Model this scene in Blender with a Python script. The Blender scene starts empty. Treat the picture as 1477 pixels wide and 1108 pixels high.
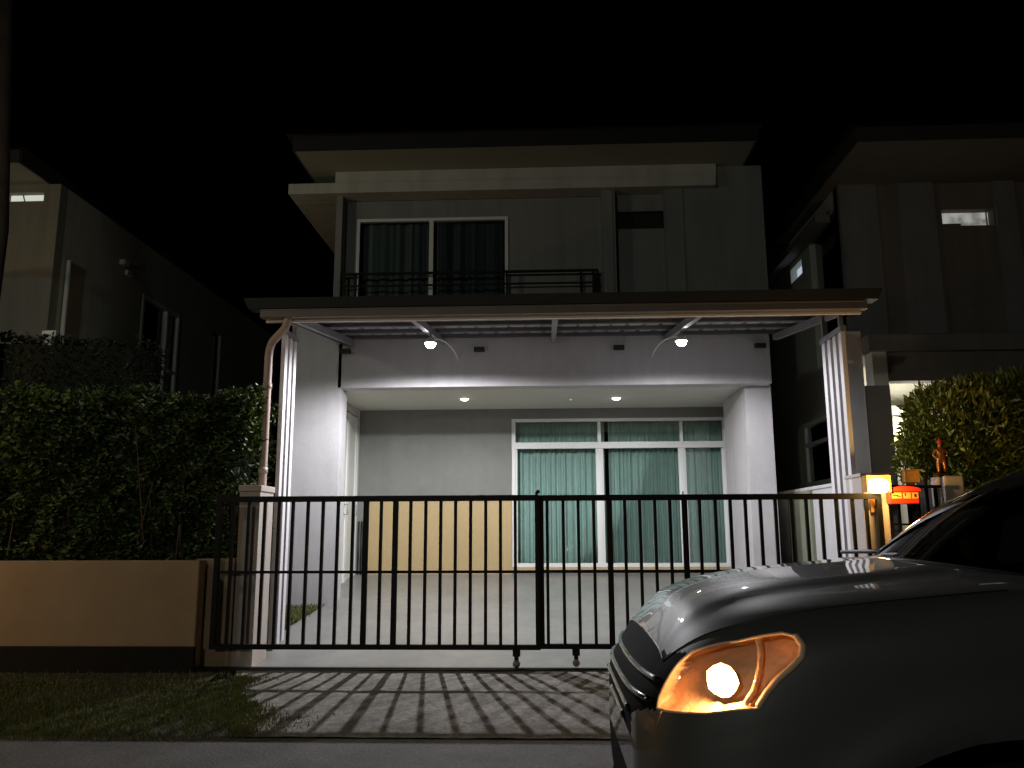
import bpy, bmesh, math, random
from mathutils import Vector, Matrix
from mathutils.bvhtree import BVHTree
random.seed(7)
R = math.radians
scn = bpy.context.scene
col = scn.collection
ORG = {}
# ------------------------------------------------------------------ camera
F = 1180.0; W0, H0 = 1477.0, 1108.0
CAM = Vector((0, 0, 1.485))
PITCH = math.atan((767 - 554) / F); YAW = R(2.45); ROLL = R(-0.22)
cd = bpy.data.cameras.new('camera'); cam = bpy.data.objects.new('camera', cd); col.objects.link(cam)
cd.sensor_width = 36; cd.lens = 36 * F / W0; cd.clip_end = 500; cd.clip_start = 0.05
cam.location = CAM
MR = Matrix.Rotation(YAW, 3, 'Z') @ Matrix.Rotation(math.pi / 2 + PITCH, 3, 'X') @ Matrix.Rotation(ROLL, 3, 'Z')
cam.rotation_euler = MR.to_euler()
scn.camera = cam
def ray(px, py):
    return (MR @ Vector(((px - W0 / 2) / F, -(py - H0 / 2) / F, -1))).normalized()
def at(px, py, Y):
    d = ray(px, py); return CAM + d * (Y / d.y)
def proj(P):
    q = MR.transposed() @ (Vector(P) - CAM); return (W0 / 2 + F * q.x / -q.z, H0 / 2 - F * q.y / -q.z)
def atx(px, py, X):
    d = ray(px, py); return CAM + d * (X / d.x)
def atz(px, py, z):
    d = ray(px, py); return CAM + d * ((z - CAM.z) / d.z)
# ------------------------------------------------------------------ materials
def mat(name, c, rough=.6, metal=0, var=.0, scale=4, bump=0, bscale=60, spec=.5, coat=0, stain=0, c2=None, fine=0, fscale=60):
    m = bpy.data.materials.new(name); m.use_nodes = True
    nt = m.node_tree; N = nt.nodes; L = nt.links; p = N['Principled BSDF']
    p.inputs['Base Color'].default_value = (*c, 1); p.inputs['Roughness'].default_value = rough
    p.inputs['Metallic'].default_value = metal; p.inputs['Specular IOR Level'].default_value = spec
    if coat: p.inputs['Coat Weight'].default_value = coat; p.inputs['Coat Roughness'].default_value = .03
    tc = N.new('ShaderNodeTexCoord')
    if var or c2:
        n = N.new('ShaderNodeTexNoise'); n.inputs['Scale'].default_value = scale; n.inputs['Detail'].default_value = 8
        n.inputs['Roughness'].default_value = .65
        L.new(tc.outputs['Object'], n.inputs['Vector'])
        r = N.new('ShaderNodeValToRGB'); r.color_ramp.elements[0].position = .3; r.color_ramp.elements[1].position = .7
        a = c2 if c2 else tuple(x * (1 - var) for x in c); b = c if c2 else tuple(min(1, x * (1 + var * .5)) for x in c)
        r.color_ramp.elements[0].color = (*a, 1); r.color_ramp.elements[1].color = (*b, 1)
        L.new(n.outputs['Fac'], r.inputs['Fac']); out = r.outputs['Color']
        if stain:
            mp = N.new('ShaderNodeMapping'); mp.inputs['Scale'].default_value = (5, 5, .5)
            L.new(tc.outputs['Object'], mp.inputs['Vector'])
            n2 = N.new('ShaderNodeTexNoise'); n2.inputs['Scale'].default_value = 1.2; n2.inputs['Detail'].default_value = 6
            L.new(mp.outputs[0], n2.inputs['Vector'])
            r2 = N.new('ShaderNodeValToRGB'); r2.color_ramp.elements[0].position = .35; r2.color_ramp.elements[1].position = .6
            r2.color_ramp.elements[0].color = (1 - stain, 1 - stain, 1 - stain * 1.1, 1); r2.color_ramp.elements[1].color = (1, 1, 1, 1)
            L.new(n2.outputs['Fac'], r2.inputs['Fac'])
            mx = N.new('ShaderNodeMix'); mx.data_type = 'RGBA'; mx.blend_type = 'MULTIPLY'; mx.inputs[0].default_value = 1
            L.new(out, mx.inputs[6]); L.new(r2.outputs['Color'], mx.inputs[7]); out = mx.outputs[2]
        if fine:
            n3 = N.new('ShaderNodeTexNoise'); n3.inputs['Scale'].default_value = fscale; n3.inputs['Detail'].default_value = 5; n3.inputs['Roughness'].default_value = .7
            L.new(tc.outputs['Object'], n3.inputs['Vector'])
            r3 = N.new('ShaderNodeValToRGB'); r3.color_ramp.elements[0].position = .36; r3.color_ramp.elements[1].position = .62
            r3.color_ramp.elements[0].color = (1 - fine,) * 3 + (1,); r3.color_ramp.elements[1].color = (1, 1, 1, 1)
            L.new(n3.outputs['Fac'], r3.inputs['Fac'])
            m3 = N.new('ShaderNodeMix'); m3.data_type = 'RGBA'; m3.blend_type = 'MULTIPLY'; m3.inputs[0].default_value = 1
            L.new(out, m3.inputs[6]); L.new(r3.outputs['Color'], m3.inputs[7]); out = m3.outputs[2]
        L.new(out, p.inputs['Base Color'])
    if bump:
        n = N.new('ShaderNodeTexNoise'); n.inputs['Scale'].default_value = bscale; n.inputs['Detail'].default_value = 6
        L.new(tc.outputs['Object'], n.inputs['Vector'])
        b = N.new('ShaderNodeBump'); b.inputs['Strength'].default_value = bump; b.inputs['Distance'].default_value = .01
        L.new(n.outputs['Fac'], b.inputs['Height']); L.new(b.outputs[0], p.inputs['Normal'])
    return m
def emit(name, c, s):
    m = bpy.data.materials.new(name); m.use_nodes = True; nt = m.node_tree
    p = nt.nodes['Principled BSDF']; p.inputs['Base Color'].default_value = (*c, 1)
    p.inputs['Emission Color'].default_value = (*c, 1); p.inputs['Emission Strength'].default_value = s
    return m
def glass(name, tint, refl=1.0, rough=.0, base=.04):
    m = bpy.data.materials.new(name); m.use_nodes = True; nt = m.node_tree; N = nt.nodes; L = nt.links
    for n in list(N):
        if n.type != 'OUTPUT_MATERIAL': N.remove(n)
    o = [n for n in N if n.type == 'OUTPUT_MATERIAL'][0]
    t = N.new('ShaderNodeBsdfTransparent'); t.inputs[0].default_value = (*tint, 1)
    g = N.new('ShaderNodeBsdfGlossy'); g.inputs['Roughness'].default_value = rough; g.inputs[0].default_value = (refl, refl, refl, 1)
    f = N.new('ShaderNodeFresnel'); f.inputs[0].default_value = 1.5
    mx = N.new('ShaderNodeMixShader'); L.new(f.outputs[0], mx.inputs[0]); L.new(t.outputs[0], mx.inputs[1]); L.new(g.outputs[0], mx.inputs[2])
    L.new(mx.outputs[0], o.inputs[0]); return m
M = dict(
 white=mat('white_render', (.62, .615, .62), .8, var=.07, scale=1.5, bump=.25, bscale=90, stain=.12),
 lilac=mat('pale_grey_render', (.56, .55, .56), .8, var=.1, scale=1.6, bump=.35, bscale=60, stain=.06, fine=.05, fscale=5),
 grey=mat('grey_render', (.225, .23, .215), .8, var=.1, scale=1.0, bump=.35, bscale=60, stain=.05, fine=.06, fscale=5),
 cream=mat('cream_render', (.50, .375, .19), .75, var=.06, scale=1.5, bump=.25, bscale=70),
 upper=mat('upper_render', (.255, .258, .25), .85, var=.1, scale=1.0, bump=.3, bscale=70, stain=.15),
ledge=mat('ledge_render', (.50, .505, .46), .85, var=.1, scale=1.0, bump=.3, bscale=70, stain=.15),
 soffit=mat('soffit_board', (.36, .37, .31), .8, var=.06, scale=2),
 ceil=mat('porch_ceiling_paint', (.62, .63, .57), .8, var=.03),
 rooft=mat('dark_roof_tile', (.03, .028, .027), .7, var=.3, scale=8, bump=.5, bscale=30),
 frame=mat('white_aluminium', (.78, .80, .78), .35),
 doorw=mat('white_door_paint', (.72, .74, .69), .4, var=.03),
 curtain=mat('sea_green_curtain', (.44, .60, .55), .9, var=.08, scale=8),
 dcurtain=mat('dark_curtain', (.10, .115, .12), .95, var=.5, scale=3),
 room=mat('dark_room', (.02, .02, .02), .9),
 black=mat('black_gate_paint', (.005, .0045, .0045), .5, var=.3, scale=30, spec=.22),
 steel=mat('grey_steel', (.28, .28, .30), .45, metal=.5, var=.15, scale=6),
 sheet=mat('metal_roof_sheet', (.40, .41, .43), .55, metal=.1, var=.25, scale=3),
 purl=mat('purlin_paint', (.10, .10, .105), .6),
 gutter=mat('brown_gutter', (.17, .14, .12), .5, var=.12, scale=4),
 pipe=mat('pvc_pipe', (.46, .34, .29), .45, var=.1, scale=4),
 fin=mat('galvanised_post', (.66, .64, .67), .55),
 finb=mat('post_web', (.07, .07, .08), .6),
 fascia=mat('dark_fascia', (.012, .012, .013), .6, var=.2), efascia=mat('near_black_fascia', (.008, .007, .007), .6),
 conc=mat('apron_concrete', (.31, .29, .262), .9, c2=(.135, .127, .112), scale=3.6, bump=1, bscale=28, fine=.45, fscale=22),
 floor=mat('carport_concrete', (.29, .283, .26), .38, c2=(.20, .20, .188), scale=1.3, bump=.12, bscale=25, fine=.14, fscale=7),
 asph=mat('asphalt', (.11, .104, .096), .8, c2=(.05, .047, .043), scale=2.2, bump=1.0, bscale=45, fine=.6, fscale=40),
 soil=mat('soil', (.045, .038, .028), .95, c2=(.02, .018, .012), scale=6, bump=1, bscale=20),
 gwall=mat('garden_wall_render', (.37, .27, .17), .85, c2=(.30, .21, .13), scale=1.8, bump=.4, bscale=60),
 pillar=mat('pillar_render', (.46, .40, .36), .8, var=.12, scale=2, bump=.3, bscale=60),
 red=mat('red_enamel', (.62, .035, .015), .35),
 cam_y=mat('mailbox_plate', (.75, .33, .06), .5),
 brass=mat('bronze', (.42, .17, .05), .35, metal=.6, var=.2, scale=20),
 wood=mat('orange_board', (.5, .24, .05), .6, var=.3, scale=20),
 tyre=mat('tyre_rubber', (.012, .012, .012), .85, bump=.3),
 plastic=mat('black_plastic', (.008, .008, .009), .45),
 gloss=mat('gloss_black', (.006, .006, .007), .12, coat=1),
 facet=mat('reflector_facets', (.9, .72, .5), .22, metal=1, bump=.6, bscale=60),
 chrome=mat('chrome', (.75, .74, .72), .12, metal=1),
 bark=mat('bark', (.10, .07, .045), .9, var=.4, scale=12, bump=.8, bscale=20),
 seat=mat('seat_cloth', (.04, .04, .042), .9),
 pane=glass('window_glass', (.93, .96, .95)),
 tint=glass('tinted_glass', (.10, .11, .11)),
 lens=glass('headlight_lens', (.98, .93, .86)),
)
def leafmat(name, c, c2, rough=.55):
    m = mat(name, c, rough, c2=c2, scale=5)
    p = m.node_tree.nodes['Principled BSDF']
    p.inputs['Subsurface Weight'].default_value = 0
    return m
M['leaf'] = leafmat('hedge_leaf', (.06, .10, .016), (.02, .04, .007))
M['leafd'] = leafmat('dark_leaf', (.02, .03, .012), (.01, .014, .006))
M['leafr'] = leafmat('shrub_leaf', (.27, .26, .03), (.12, .14, .02), .45)
M['blade'] = leafmat('grass_blade', (.17, .18, .05), (.08, .10, .025), .7)
def paint():
    m = mat('grey_car_paint', (.078, .078, .078), .5, metal=.15, coat=1)
    return m
M['paint'] = paint()
M['grillem'] = mat('grille_black', (.006, .006, .006), .8, spec=.05)
# ------------------------------------------------------------------ mesh builder
class MB:
    def __init__(s): s.v = []; s.f = []; s.mi = []
    def add(s, v, f, mi=0):
        n = len(s.v); s.v += [tuple(x) for x in v]; s.f += [tuple(i + n for i in q) for q in f]; s.mi += [mi] * len(f)
        return s
    def box(s, x0, x1, y0, y1, z0, z1, mi=0):
        x0, x1 = min(x0, x1), max(x0, x1); y0, y1 = min(y0, y1), max(y0, y1); z0, z1 = min(z0, z1), max(z0, z1)
        v = [(x, y, z) for z in (z0, z1) for y in (y0, y1) for x in (x0, x1)]
        return s.add(v, [(0, 2, 3, 1), (4, 5, 7, 6), (0, 1, 5, 4), (2, 6, 7, 3), (0, 4, 6, 2), (1, 3, 7, 5)], mi)
    def hexa(s, p, mi=0):   # p: 8 pts bottom ring 4, top ring 4
        return s.add(p, [(3, 2, 1, 0), (4, 5, 6, 7), (0, 1, 5, 4), (1, 2, 6, 5), (2, 3, 7, 6), (3, 0, 4, 7)], mi)
    def bar(s, a, b, w, h, mi=0):  # box bar from a to b (w horizontal, h vertical-ish)
        a = Vector(a); b = Vector(b); d = (b - a).normalized()
        up = Vector((0, 0, 1)) if abs(d.z) < .9 else Vector((0, 1, 0))
        sx = d.cross(up).normalized() * w / 2; sy = sx.cross(d).normalized() * h / 2
        return s.hexa([a - sx - sy, a + sx - sy, a + sx + sy, a - sx + sy, b - sx - sy, b + sx - sy, b + sx + sy, b - sx + sy], mi)
    def tube(s, pts, r, n=10, mi=0, cap=True, closed=False):
        pts = [Vector(p) for p in pts]; rs = r if isinstance(r, (list, tuple)) else [r] * len(pts)
        k = len(pts); v = []; f = []; prev = None
        for i, p in enumerate(pts):
            a = pts[(i - 1) % k] if (closed or i) else p; b = pts[(i + 1) % k] if (closed or i < k - 1) else p
            d = (b - a).normalized()
            if prev is None:
                up = Vector((0, 0, 1)) if abs(d.z) < .9 else Vector((1, 0, 0)); sx = d.cross(up).normalized()
            else:
                sx = (prev - d * prev.dot(d)).normalized()
            prev = sx; sy = d.cross(sx)
            for j in range(n):
                t = 2 * math.pi * j / n; v.append(p + (sx * math.cos(t) + sy * math.sin(t)) * rs[i])
        m = k if closed else k - 1
        for i in range(m):
            for j in range(n):
                a = i * n + j; b = i * n + (j + 1) % n; c = ((i + 1) % k) * n + (j + 1) % n; d = ((i + 1) % k) * n + j
                f.append((a, b, c, d))
        if cap and not closed:
            f.append(tuple(range(n - 1, -1, -1))); f.append(tuple((k - 1) * n + j for j in range(n)))
        return s.add(v, f, mi)
    def lathe(s, c, prof, n=20, axis='z', mi=0):
        c = Vector(c); v = []; f = []
        for (r, h) in prof:
            for j in range(n):
                t = 2 * math.pi * j / n; a, b = r * math.cos(t), r * math.sin(t)
                v.append(c + (Vector((a, b, h)) if axis == 'z' else Vector((a, h, b)) if axis == 'y' else Vector((h, a, b))))
        for i in range(len(prof) - 1):
            for j in range(n):
                f.append((i * n + j, i * n + (j + 1) % n, (i + 1) * n + (j + 1) % n, (i + 1) * n + j))
        return s.add(v, f, mi)
    def prism(s, poly, d, mi=0):   # poly: 3-D pts, d: extrusion vector
        d = Vector(d); n = len(poly); v = [Vector(p) for p in poly] + [Vector(p) + d for p in poly]
        f = [tuple(range(n - 1, -1, -1)), tuple(range(n, 2 * n))] + [(i, (i + 1) % n, n + (i + 1) % n, n + i) for i in range(n)]
        return s.add(v, f, mi)
    def build(s, name, mats, parent=None, smooth=False, bevel=0, recalc=True):
        o0 = ORG.get(parent.name, Vector((0, 0, 0))) if parent else Vector((0, 0, 0))
        me = bpy.data.meshes.new(name); me.from_pydata([tuple(Vector(p) - o0) for p in s.v], [], s.f)
        if not isinstance(mats, (list, tuple)): mats = [mats]
        for m in mats: me.materials.append(m)
        if any(s.mi): me.polygons.foreach_set('material_index', s.mi)
        if recalc:
            bm = bmesh.new(); bm.from_mesh(me); bmesh.ops.recalc_face_normals(bm, faces=bm.faces); bm.to_mesh(me); bm.free()
        if smooth: me.polygons.foreach_set('use_smooth', [True] * len(me.polygons))
        me.update(); o = bpy.data.objects.new(name, me); col.objects.link(o)
        if parent: o.parent = parent
        ORG[o.name] = o0
        if bevel:
            b = o.modifiers.new('bevel', 'BEVEL'); b.width = bevel; b.segments = 2; b.limit_method = 'ANGLE'
        return o
def thing(name, label, cat, loc=(0, 0, 0), group=None):
    o = bpy.data.objects.new(name, None); col.objects.link(o); o.location = loc; o.empty_display_size = .2
    ORG[o.name] = Vector(loc); return tag(o, label, cat, group)
def tag(o, label=None, cat=None, group=None, kind=None):
    if label: o['label'] = label
    if cat: o['category'] = cat
    if group: o['group'] = group
    if kind: o['kind'] = kind
    return o
def light(name, kind, loc, power, colr, parent=None, **kw):
    l = bpy.data.lights.new(name, kind); l.energy = power; l.color = colr
    for k, v in kw.items(): setattr(l, k, v)
    o = bpy.data.objects.new(name, l); col.objects.link(o)
    o0 = ORG.get(parent.name, Vector()) if parent else Vector()
    o.location = Vector(loc) - o0
    if parent: o.parent = parent
    return o
# ------------------------------------------------------------------ planes of the place
YG = 7.92       # gate
YP = 8.7        # carport posts
YA = 10.9       # beam / front of house
YB = 13.05      # back wall of porch
YR = 11.12       # recessed upper balcony wall
Z0 = .225       # ground at gate
def fl(Y): return Z0 - .015 + .126 * (Y - 8.1)
# ------------------------------------------------------------------ setting
b = MB(); b.add([(-40, -25, 0), (40, -25, 0), (40, 6.3, 0), (-40, 6.3, 0)], [(0, 1, 2, 3)])
tag(b.build('street', M['asph']), kind='structure')
b = MB()
for (xa, xb, zz) in ((-120, -3.05, .205), (-3.05, 4.2, .16), (4.2, 120, .16)):
    b.add([(xa, 7.72, zz), (xb, 7.72, zz), (xb, 200, zz), (xa, 200, zz), (xa, 6.28, -.012), (xb, 6.28, -.012)], [(0, 1, 2, 3), (4, 5, 1, 0)])
b.add([(-120, -150, -.02), (120, -150, -.02), (120, 6.28, -.02), (-120, 6.28, -.02)], [(0, 1, 2, 3)])
tag(b.build('ground', M['soil']), kind='structure')
# apron (slopes from the gate down to the street)
XL = -2.2; XR = 3.5
b = MB(); g = 40; v = []; f = []
for j in range(13):
    t = j / 12; Y = 6.29 + (7.86 - 6.29) * t; z = .012 + (Z0 - .01) * t
    for i in range(g + 1):
        x = XL + (XR - XL) * i / g
        if i == 0: x = -2.35 - .6 * t + .03 * math.sin(Y * 5)
        v.append((x, Y, z + random.uniform(-.004, .004)))
for j in range(12):
    for i in range(g): a = j * (g + 1) + i; f.append((a, a + 1, a + g + 2, a + g + 1))
b.add(v, f); tag(b.build('concrete_apron', M['conc'], smooth=True), kind='structure')
# threshold slab under the gate and carport floor
b = MB(); b.hexa([(-3.0, 7.86, 0), (3.5, 7.86, 0), (3.5, 8.12, 0), (-3.0, 8.12, 0), (-3.0, 7.86, Z0 + .004), (3.5, 7.86, Z0 + .004), (3.5, 8.12, fl(8.12)), (-3.0, 8.12, fl(8.12))])
tag(b.build('gate_threshold', mat('threshold_concrete', (.42, .40, .38), .7, var=.2, scale=5, bump=.3)), kind='structure')
b = MB()
def onf(px, py):
    d = ray(px, py)   # intersect with sloping floor
    t = (fl(0) - CAM.z) / (d.z - .126 * d.y); return CAM + d * t
e1 = onf(413, 907); e2 = onf(480, 866)
b.add([(-2.86, 8.12, fl(8.12)), (3.4, 8.12, fl(8.12)), (3.4, YB + .3, fl(YB + .3)), (-4.2, YB + .3, fl(YB + .3)), (-4.2, YA + .35, fl(YA + .35)), (-2.96, YA + .35, fl(YA + .35)), (e2.x, e2.y, e2.z), (e1.x, e1.y, e1.z)], [tuple(range(8))])
tag(b.build('carport_floor', M['floor'], recalc=False), kind='structure')
b = MB(); b.box(-4.6, 4.2, 8.12, YB + .3, .0, .165); tag(b.build('carport_base', M['soil']), kind='structure')
# ------------------------------------------------------------------ grass
def blades(name, spots, h=.06, w=.006, lean=.5):
    b = MB()
    for (x, y, z) in spots:
        a = random.uniform(0, 6.28); hh = h * random.uniform(.5, 1.3); ln = hh * lean * random.uniform(.3, 1.2); a2 = random.uniform(0, 6.28)
        dx, dy = math.cos(a) * w, math.sin(a) * w; lx, ly = math.cos(a2) * ln, math.sin(a2) * ln
        b.add([(x - dx, y - dy, z), (x + dx, y + dy, z), (x + lx * .4, y + ly * .4, z + hh * .7), (x + lx, y + ly, z + hh * .95)], [(0, 1, 2), (1, 3, 2)])
    return b.build(name, M['blade'], recalc=False)
sp = []
for i in range(60000):
    y = random.uniform(6.15, 7.75); x = random.uniform(-6.2, -2.35 - .6 * (y - 6.28) / 1.6 + .1 + .1 * math.sin(y * 9))
    t = (y - 6.28) / 1.44; dens = .55 + .45 * math.sin(x * 2.1 + math.sin(y * 3)) * math.cos(y * 4 + x)
    if y < 6.35: dens *= .25
    if y > 7.5: dens *= .15
    if random.random() > dens * .9: continue
    sp.append((x, y, max(.0, -.012 + .217 * t)))
for i in range(5000):
    y = random.uniform(6.3, 7.6); e_ = -2.35 - .6 * (y - 6.28) / 1.6; x = e_ + abs(random.gauss(0, .22)) * (.6 + .5 * math.sin(y * 5)); sp.append((x, y, max(0, .0 + .15 * (y - 6.28))))
tag(blades('verge_grass', sp, .035, .005), 'patchy green grass verge beside the concrete apron', 'grass', kind='stuff')
sp = []
for i in range(6000):
    t = random.random(); y = 8.9 + (11.2 - 8.9) * t
    xe = e1.x + (e2.x - e1.x) * (y - e1.y) / (e2.y - e1.y)
    x = random.uniform(-3.6, xe + .03)
    sp.append((x, y, fl(y) - .05))
b = MB(); b.add([(-3.9, 8.2, fl(8.2) - .04), (-2.6, 8.2, fl(8.2) - .04), (-2.6, 11.3, fl(11.3) - .04), (-3.9, 11.3, fl(11.3) - .04)], [(0, 1, 2, 3)])
tag(b.build('planting_strip', mat('strip_soil', (.16, .14, .05), .95, c2=(.07, .07, .02), scale=9, bump=1), recalc=False), kind='structure')
tag(blades('strip_grass', sp, .06, .007), 'dry yellow green grass strip inside the gate', 'grass', kind='stuff')
# ------------------------------------------------------------------ MAIN HOUSE
def pX(px, py, Y): return at(px, py, Y).x
def pZ(px, py, Y): return at(px, py, Y).z
H = thing('two_storey_house', 'pale two-storey house with lit porch and dark balcony behind the black gate', 'house', (0, YA, Z0))
zc = pZ(740, 590, YB)                       # porch ceiling
xpl = pX(487, 700, YA)                      # left pier inner edge
zbt = pZ(740, 508, YA); zbb = pZ(740, 557, YA)
xbl, xbr = pX(487, 530, YA), pX(1112, 530, YA)
xul = pX(484, 330, YA); xur = pX(1103, 330, YA)
z2 = pZ(740, 428, YA)                       # balcony slab top
xpo = pX(416, 700, YA)
# walls
b = MB()
wx0, wx1 = pX(738, 700, YB), pX(1052, 700, YB)
wz0, wz1 = pZ(880, 818, YB), pZ(880, 603, YB)
zd = pZ(640, 718, YB)
b.box(-3.75, wx0, YB, YB + .2, zd, zc + .2); b.box(wx0, 3.5, YB, YB + .2, wz1, zc + .2)
b.box(wx1, 3.5, YB, YB + .2, .3, wz1); b.box(wx0, wx1, YB, YB + .2, .3, wz0)
xbe = pX(528, 770, YB)
b.box(-3.75, xbe, YB, YB + .2, .3, zd)
b.build('back_wall', M['grey'], H)
b = MB(); b.box(xbe, wx0, YB - .012, YB + .2, .3, zd - .002); b.build('cream_dado', M['cream'], H)
b = MB(); b.box(wx0 - .02, wx1 + .05, YB - .05, YB + .01, wz0 - .05, wz0 - .002); b.build('window_sill', M['cream'], H)
# left pier
b = MB(); b.box(xpo, xpl, YA, YA + .35, .2, z2); b.build('pier', M['lilac'], H)
# side wall with white doors
sx = -3.03
b = MB(); b.box(sx - .12, sx, YA + .352, YA + .95, .3, zc); b.box(sx - .12, sx, YA + 2.07, YA + 2.149, .3, zc); b.build('side_wall', M['doorw'], H)
zdoor = zc - .12
b = MB(); b.box(sx - .12, sx, YA + .952, YA + 2.068, zdoor, zc); b.build('door_header', M['lilac'], H)
for (a, c) in ((.96, 1.50), (1.52, 2.06)):
    d = MB(); d.box(sx - .09, sx - .03, YA + a, YA + c, fl(YA + a) + .01, zdoor - .01)
    dd = d.build('door', M['doorw'], H, bevel=.004)
    t = MB()
    for (q0, q1) in ((a, a + .05), (c - .05, c)): t.box(sx - .03, sx - .012, YA + q0, YA + q1, .55, zdoor - .01)
    t.box(sx - .03, sx - .0125, YA + a + .05, YA + c - .05, zdoor - .12, zdoor - .02)
    t.build('frame', M['frame'], dd)
    h = MB(); h.tube([(sx - .03, YA + c - .1, 1.75), (sx + .03, YA + c - .1, 1.75), (sx + .03, YA + c - .1, 1.9), (sx - .03, YA + c - .1, 1.9)], .008, 8); h.build('handle', M['steel'], dd, smooth=True)
# right column + soffit over the porch
cx0, cx1 = pX(1079, 650, YA + .2), pX(1117, 650, YA + .2)
b = MB(); b.box(cx0, cx1, YA + .2, YA + 1.6, .3, zbb); b.build('column', M['lilac'], H)
# front beam
b = MB(); b.box(xbl + .004, xbr, YA, YA + .25, zbb, zbt + .3); b.build('front_beam', M['lilac'], H, bevel=.006)
b = MB(); b.box(xpo + .05, xbr - .02, YA + .25, YB, zc, zc + .15); b.box(xbl + .01, xbr - .01, YA + .25, YA + .26, zbb, zc + .1)
b.build('porch_ceiling', M['ceil'], H)
# balcony slab and upper storey walls
b = MB(); b.box(xul, xur, YA + .0, YR + 1, zbt + .3, z2 - .0); b.build('balcony_slab', M['upper'], H)
zw = pZ(740, 262, YA - .5) + .35            # top of walls
b = MB(); b.box(xul, xul + .09, YA, YR, z2, zw); b.box(xul, xul + .2, YR, YB + .25, z2, zw); b.box(xul, xul + .2, YB + .25, 19, .2, zw); b.build('side_wall_upper', M['upper'], H)
# recessed wall with sliding door opening
dx0, dx1 = pX(514, 370, YR), pX(733, 370, YR); dzt = pZ(620, 315, YR)
bx = pX(870, 370, YA)
b = MB(); b.box(xul + .2, dx0, YR, YR + .15, z2, zw); b.box(dx1, bx + .3, YR, YR + .15, z2, zw); b.box(dx0, dx1, YR, YR + .15, dzt, zw)
b.build('balcony_wall', M['upper'], H)
# sliding balcony door
f = MB(); fw = .045
mxx = pX(622, 370, YR)
f.box(dx0, dx0 + fw, YR - .02, YR + .05, z2, dzt); f.box(dx1 - fw, dx1, YR - .02, YR + .05, z2, dzt); f.box(dx0 + fw, dx1 - fw, YR - .02, YR + .05, dzt - fw, dzt); f.box(mxx - .03, mxx + .03, YR - .025, YR + .045, z2, dzt - fw)
bw = f.build('balcony_door', M['frame'], H)
g = MB(); g.box(dx0 + fw, mxx - .03, YR + .005, YR + .011, z2, dzt - fw); g.box(mxx + .03, dx1 - fw, YR + .025, YR + .031, z2, dzt - fw); g.build('pane', M['pane'], bw)
def curtain(name, x0, x1, Y, z0, z1, m, parent, period=.085, amp=.03, seed=1, flare=0.0):
    rnd = random.Random(seed); n = int((x1 - x0) / .008); v = []; fc = []
    ph = 0; xs = []; ys = []
    per = period
    for i in range(n + 1):
        x = x0 + (x1 - x0) * i / n; ph += .008 / per * 2 * math.pi
        if rnd.random() < .04: per = period * rnd.uniform(.6, 1.6)
        xs.append(x); ys.append(amp * math.sin(ph) + amp * .5 * math.sin(ph * .37 + 1))
    rows = 6
    for j in range(rows + 1):
        t = j / rows
        for i in range(n + 1): v.append((xs[i] + flare * (1 - t) * (xs[i] - x0), Y + ys[i] * (1.1 - .3 * t), z0 + (z1 - z0) * t))
    for j in range(rows):
        for i in range(n): a = j * (n + 1) + i; fc.append((a, a + 1, a + n + 2, a + n + 1))
    b = MB(); b.add(v, fc); return b.build(name, m, parent, smooth=True, recalc=False)
stripe = mat('striped_curtain', (.22, .26, .26), .95, c2=(.012, .013, .014), scale=1)
nt = stripe.node_tree
for n in nt.nodes:
    if n.type == 'TEX_NOISE':
        mp = nt.nodes.new('ShaderNodeMapping'); mp.inputs['Scale'].default_value = (9, .01, .01)
        tcn = [q for q in nt.nodes if q.type == 'TEX_COORD'][0]; nt.links.new(tcn.outputs['Object'], mp.inputs[0]); nt.links.new(mp.outputs[0], n.inputs['Vector']); n.inputs['Detail'].default_value = 2
curtain('curtain', dx0 + .05, mxx - .01, YR + .14, z2, dzt, stripe, H, .14, .03, 3)
curtain('curtain', mxx + .04, dx1 - .02, YR + .14, z2, dzt, stripe, H, .12, .03, 5)
b = MB(); b.box(dx0 - .3, dx1 + .3, YR + .4, YR + .42, z2, dzt + .3); b.build('room_backing', M['room'], H)
# right block of the upper storey with a recessed strip and slot window
r0, r1 = pX(889, 370, YA), pX(962, 370, YA)
s0, s1 = pX(891, 320, YA + .18), pX(958, 320, YA + .18); sz0, sz1 = pZ(925, 330, YA + .18), pZ(925, 305, YA + .18)
b = MB(); b.box(bx, r0, YA, YR, z2, zw); b.box(r1, xur, YA, YR, z2, zw)
b.box(r0, r1, YA + .18, YA + .219, z2, sz0); b.box(r0, r1, YA + .18, YA + .219, sz1, zw)
if s0 > r0: b.box(r0, s0, YA + .18, YA + .219, sz0, sz1)
if s1 < r1: b.box(s1, r1, YA + .18, YA + .219, sz0, sz1)
b.box(bx + .3, xur, YR, 19, .2 if False else z2, zw)
b.build('front_wall_upper', M['upper'], H)
xp = pX(975, 370, YA); b = MB(); b.box(xp, xp + .12, YA - .018, YA, z2, zw); b.box(bx + .002, bx + .14, YA - .018, YA, z2, zw); b.build('pilaster', M['upper'], H)
f = MB(); f.box(s0, s1, YA + .205, YA + .215, sz0, sz1); w = f.build('slot_window', M['room'], H)
f = MB()
for (a, c, d, e) in ((s0, s1, sz0, sz0 + .02), (s0, s1, sz1 - .02, sz1)): f.box(a, c, YA + .175, YA + .204, d, e)
f.box(s0, s0 + .02, YA + .175, YA + .204, sz0 + .02, sz1 - .02); f.box(s1 - .02, s1, YA + .175, YA + .204, sz0 + .02, sz1 - .02)
f.build('frame', M['plastic'], w)
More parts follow.
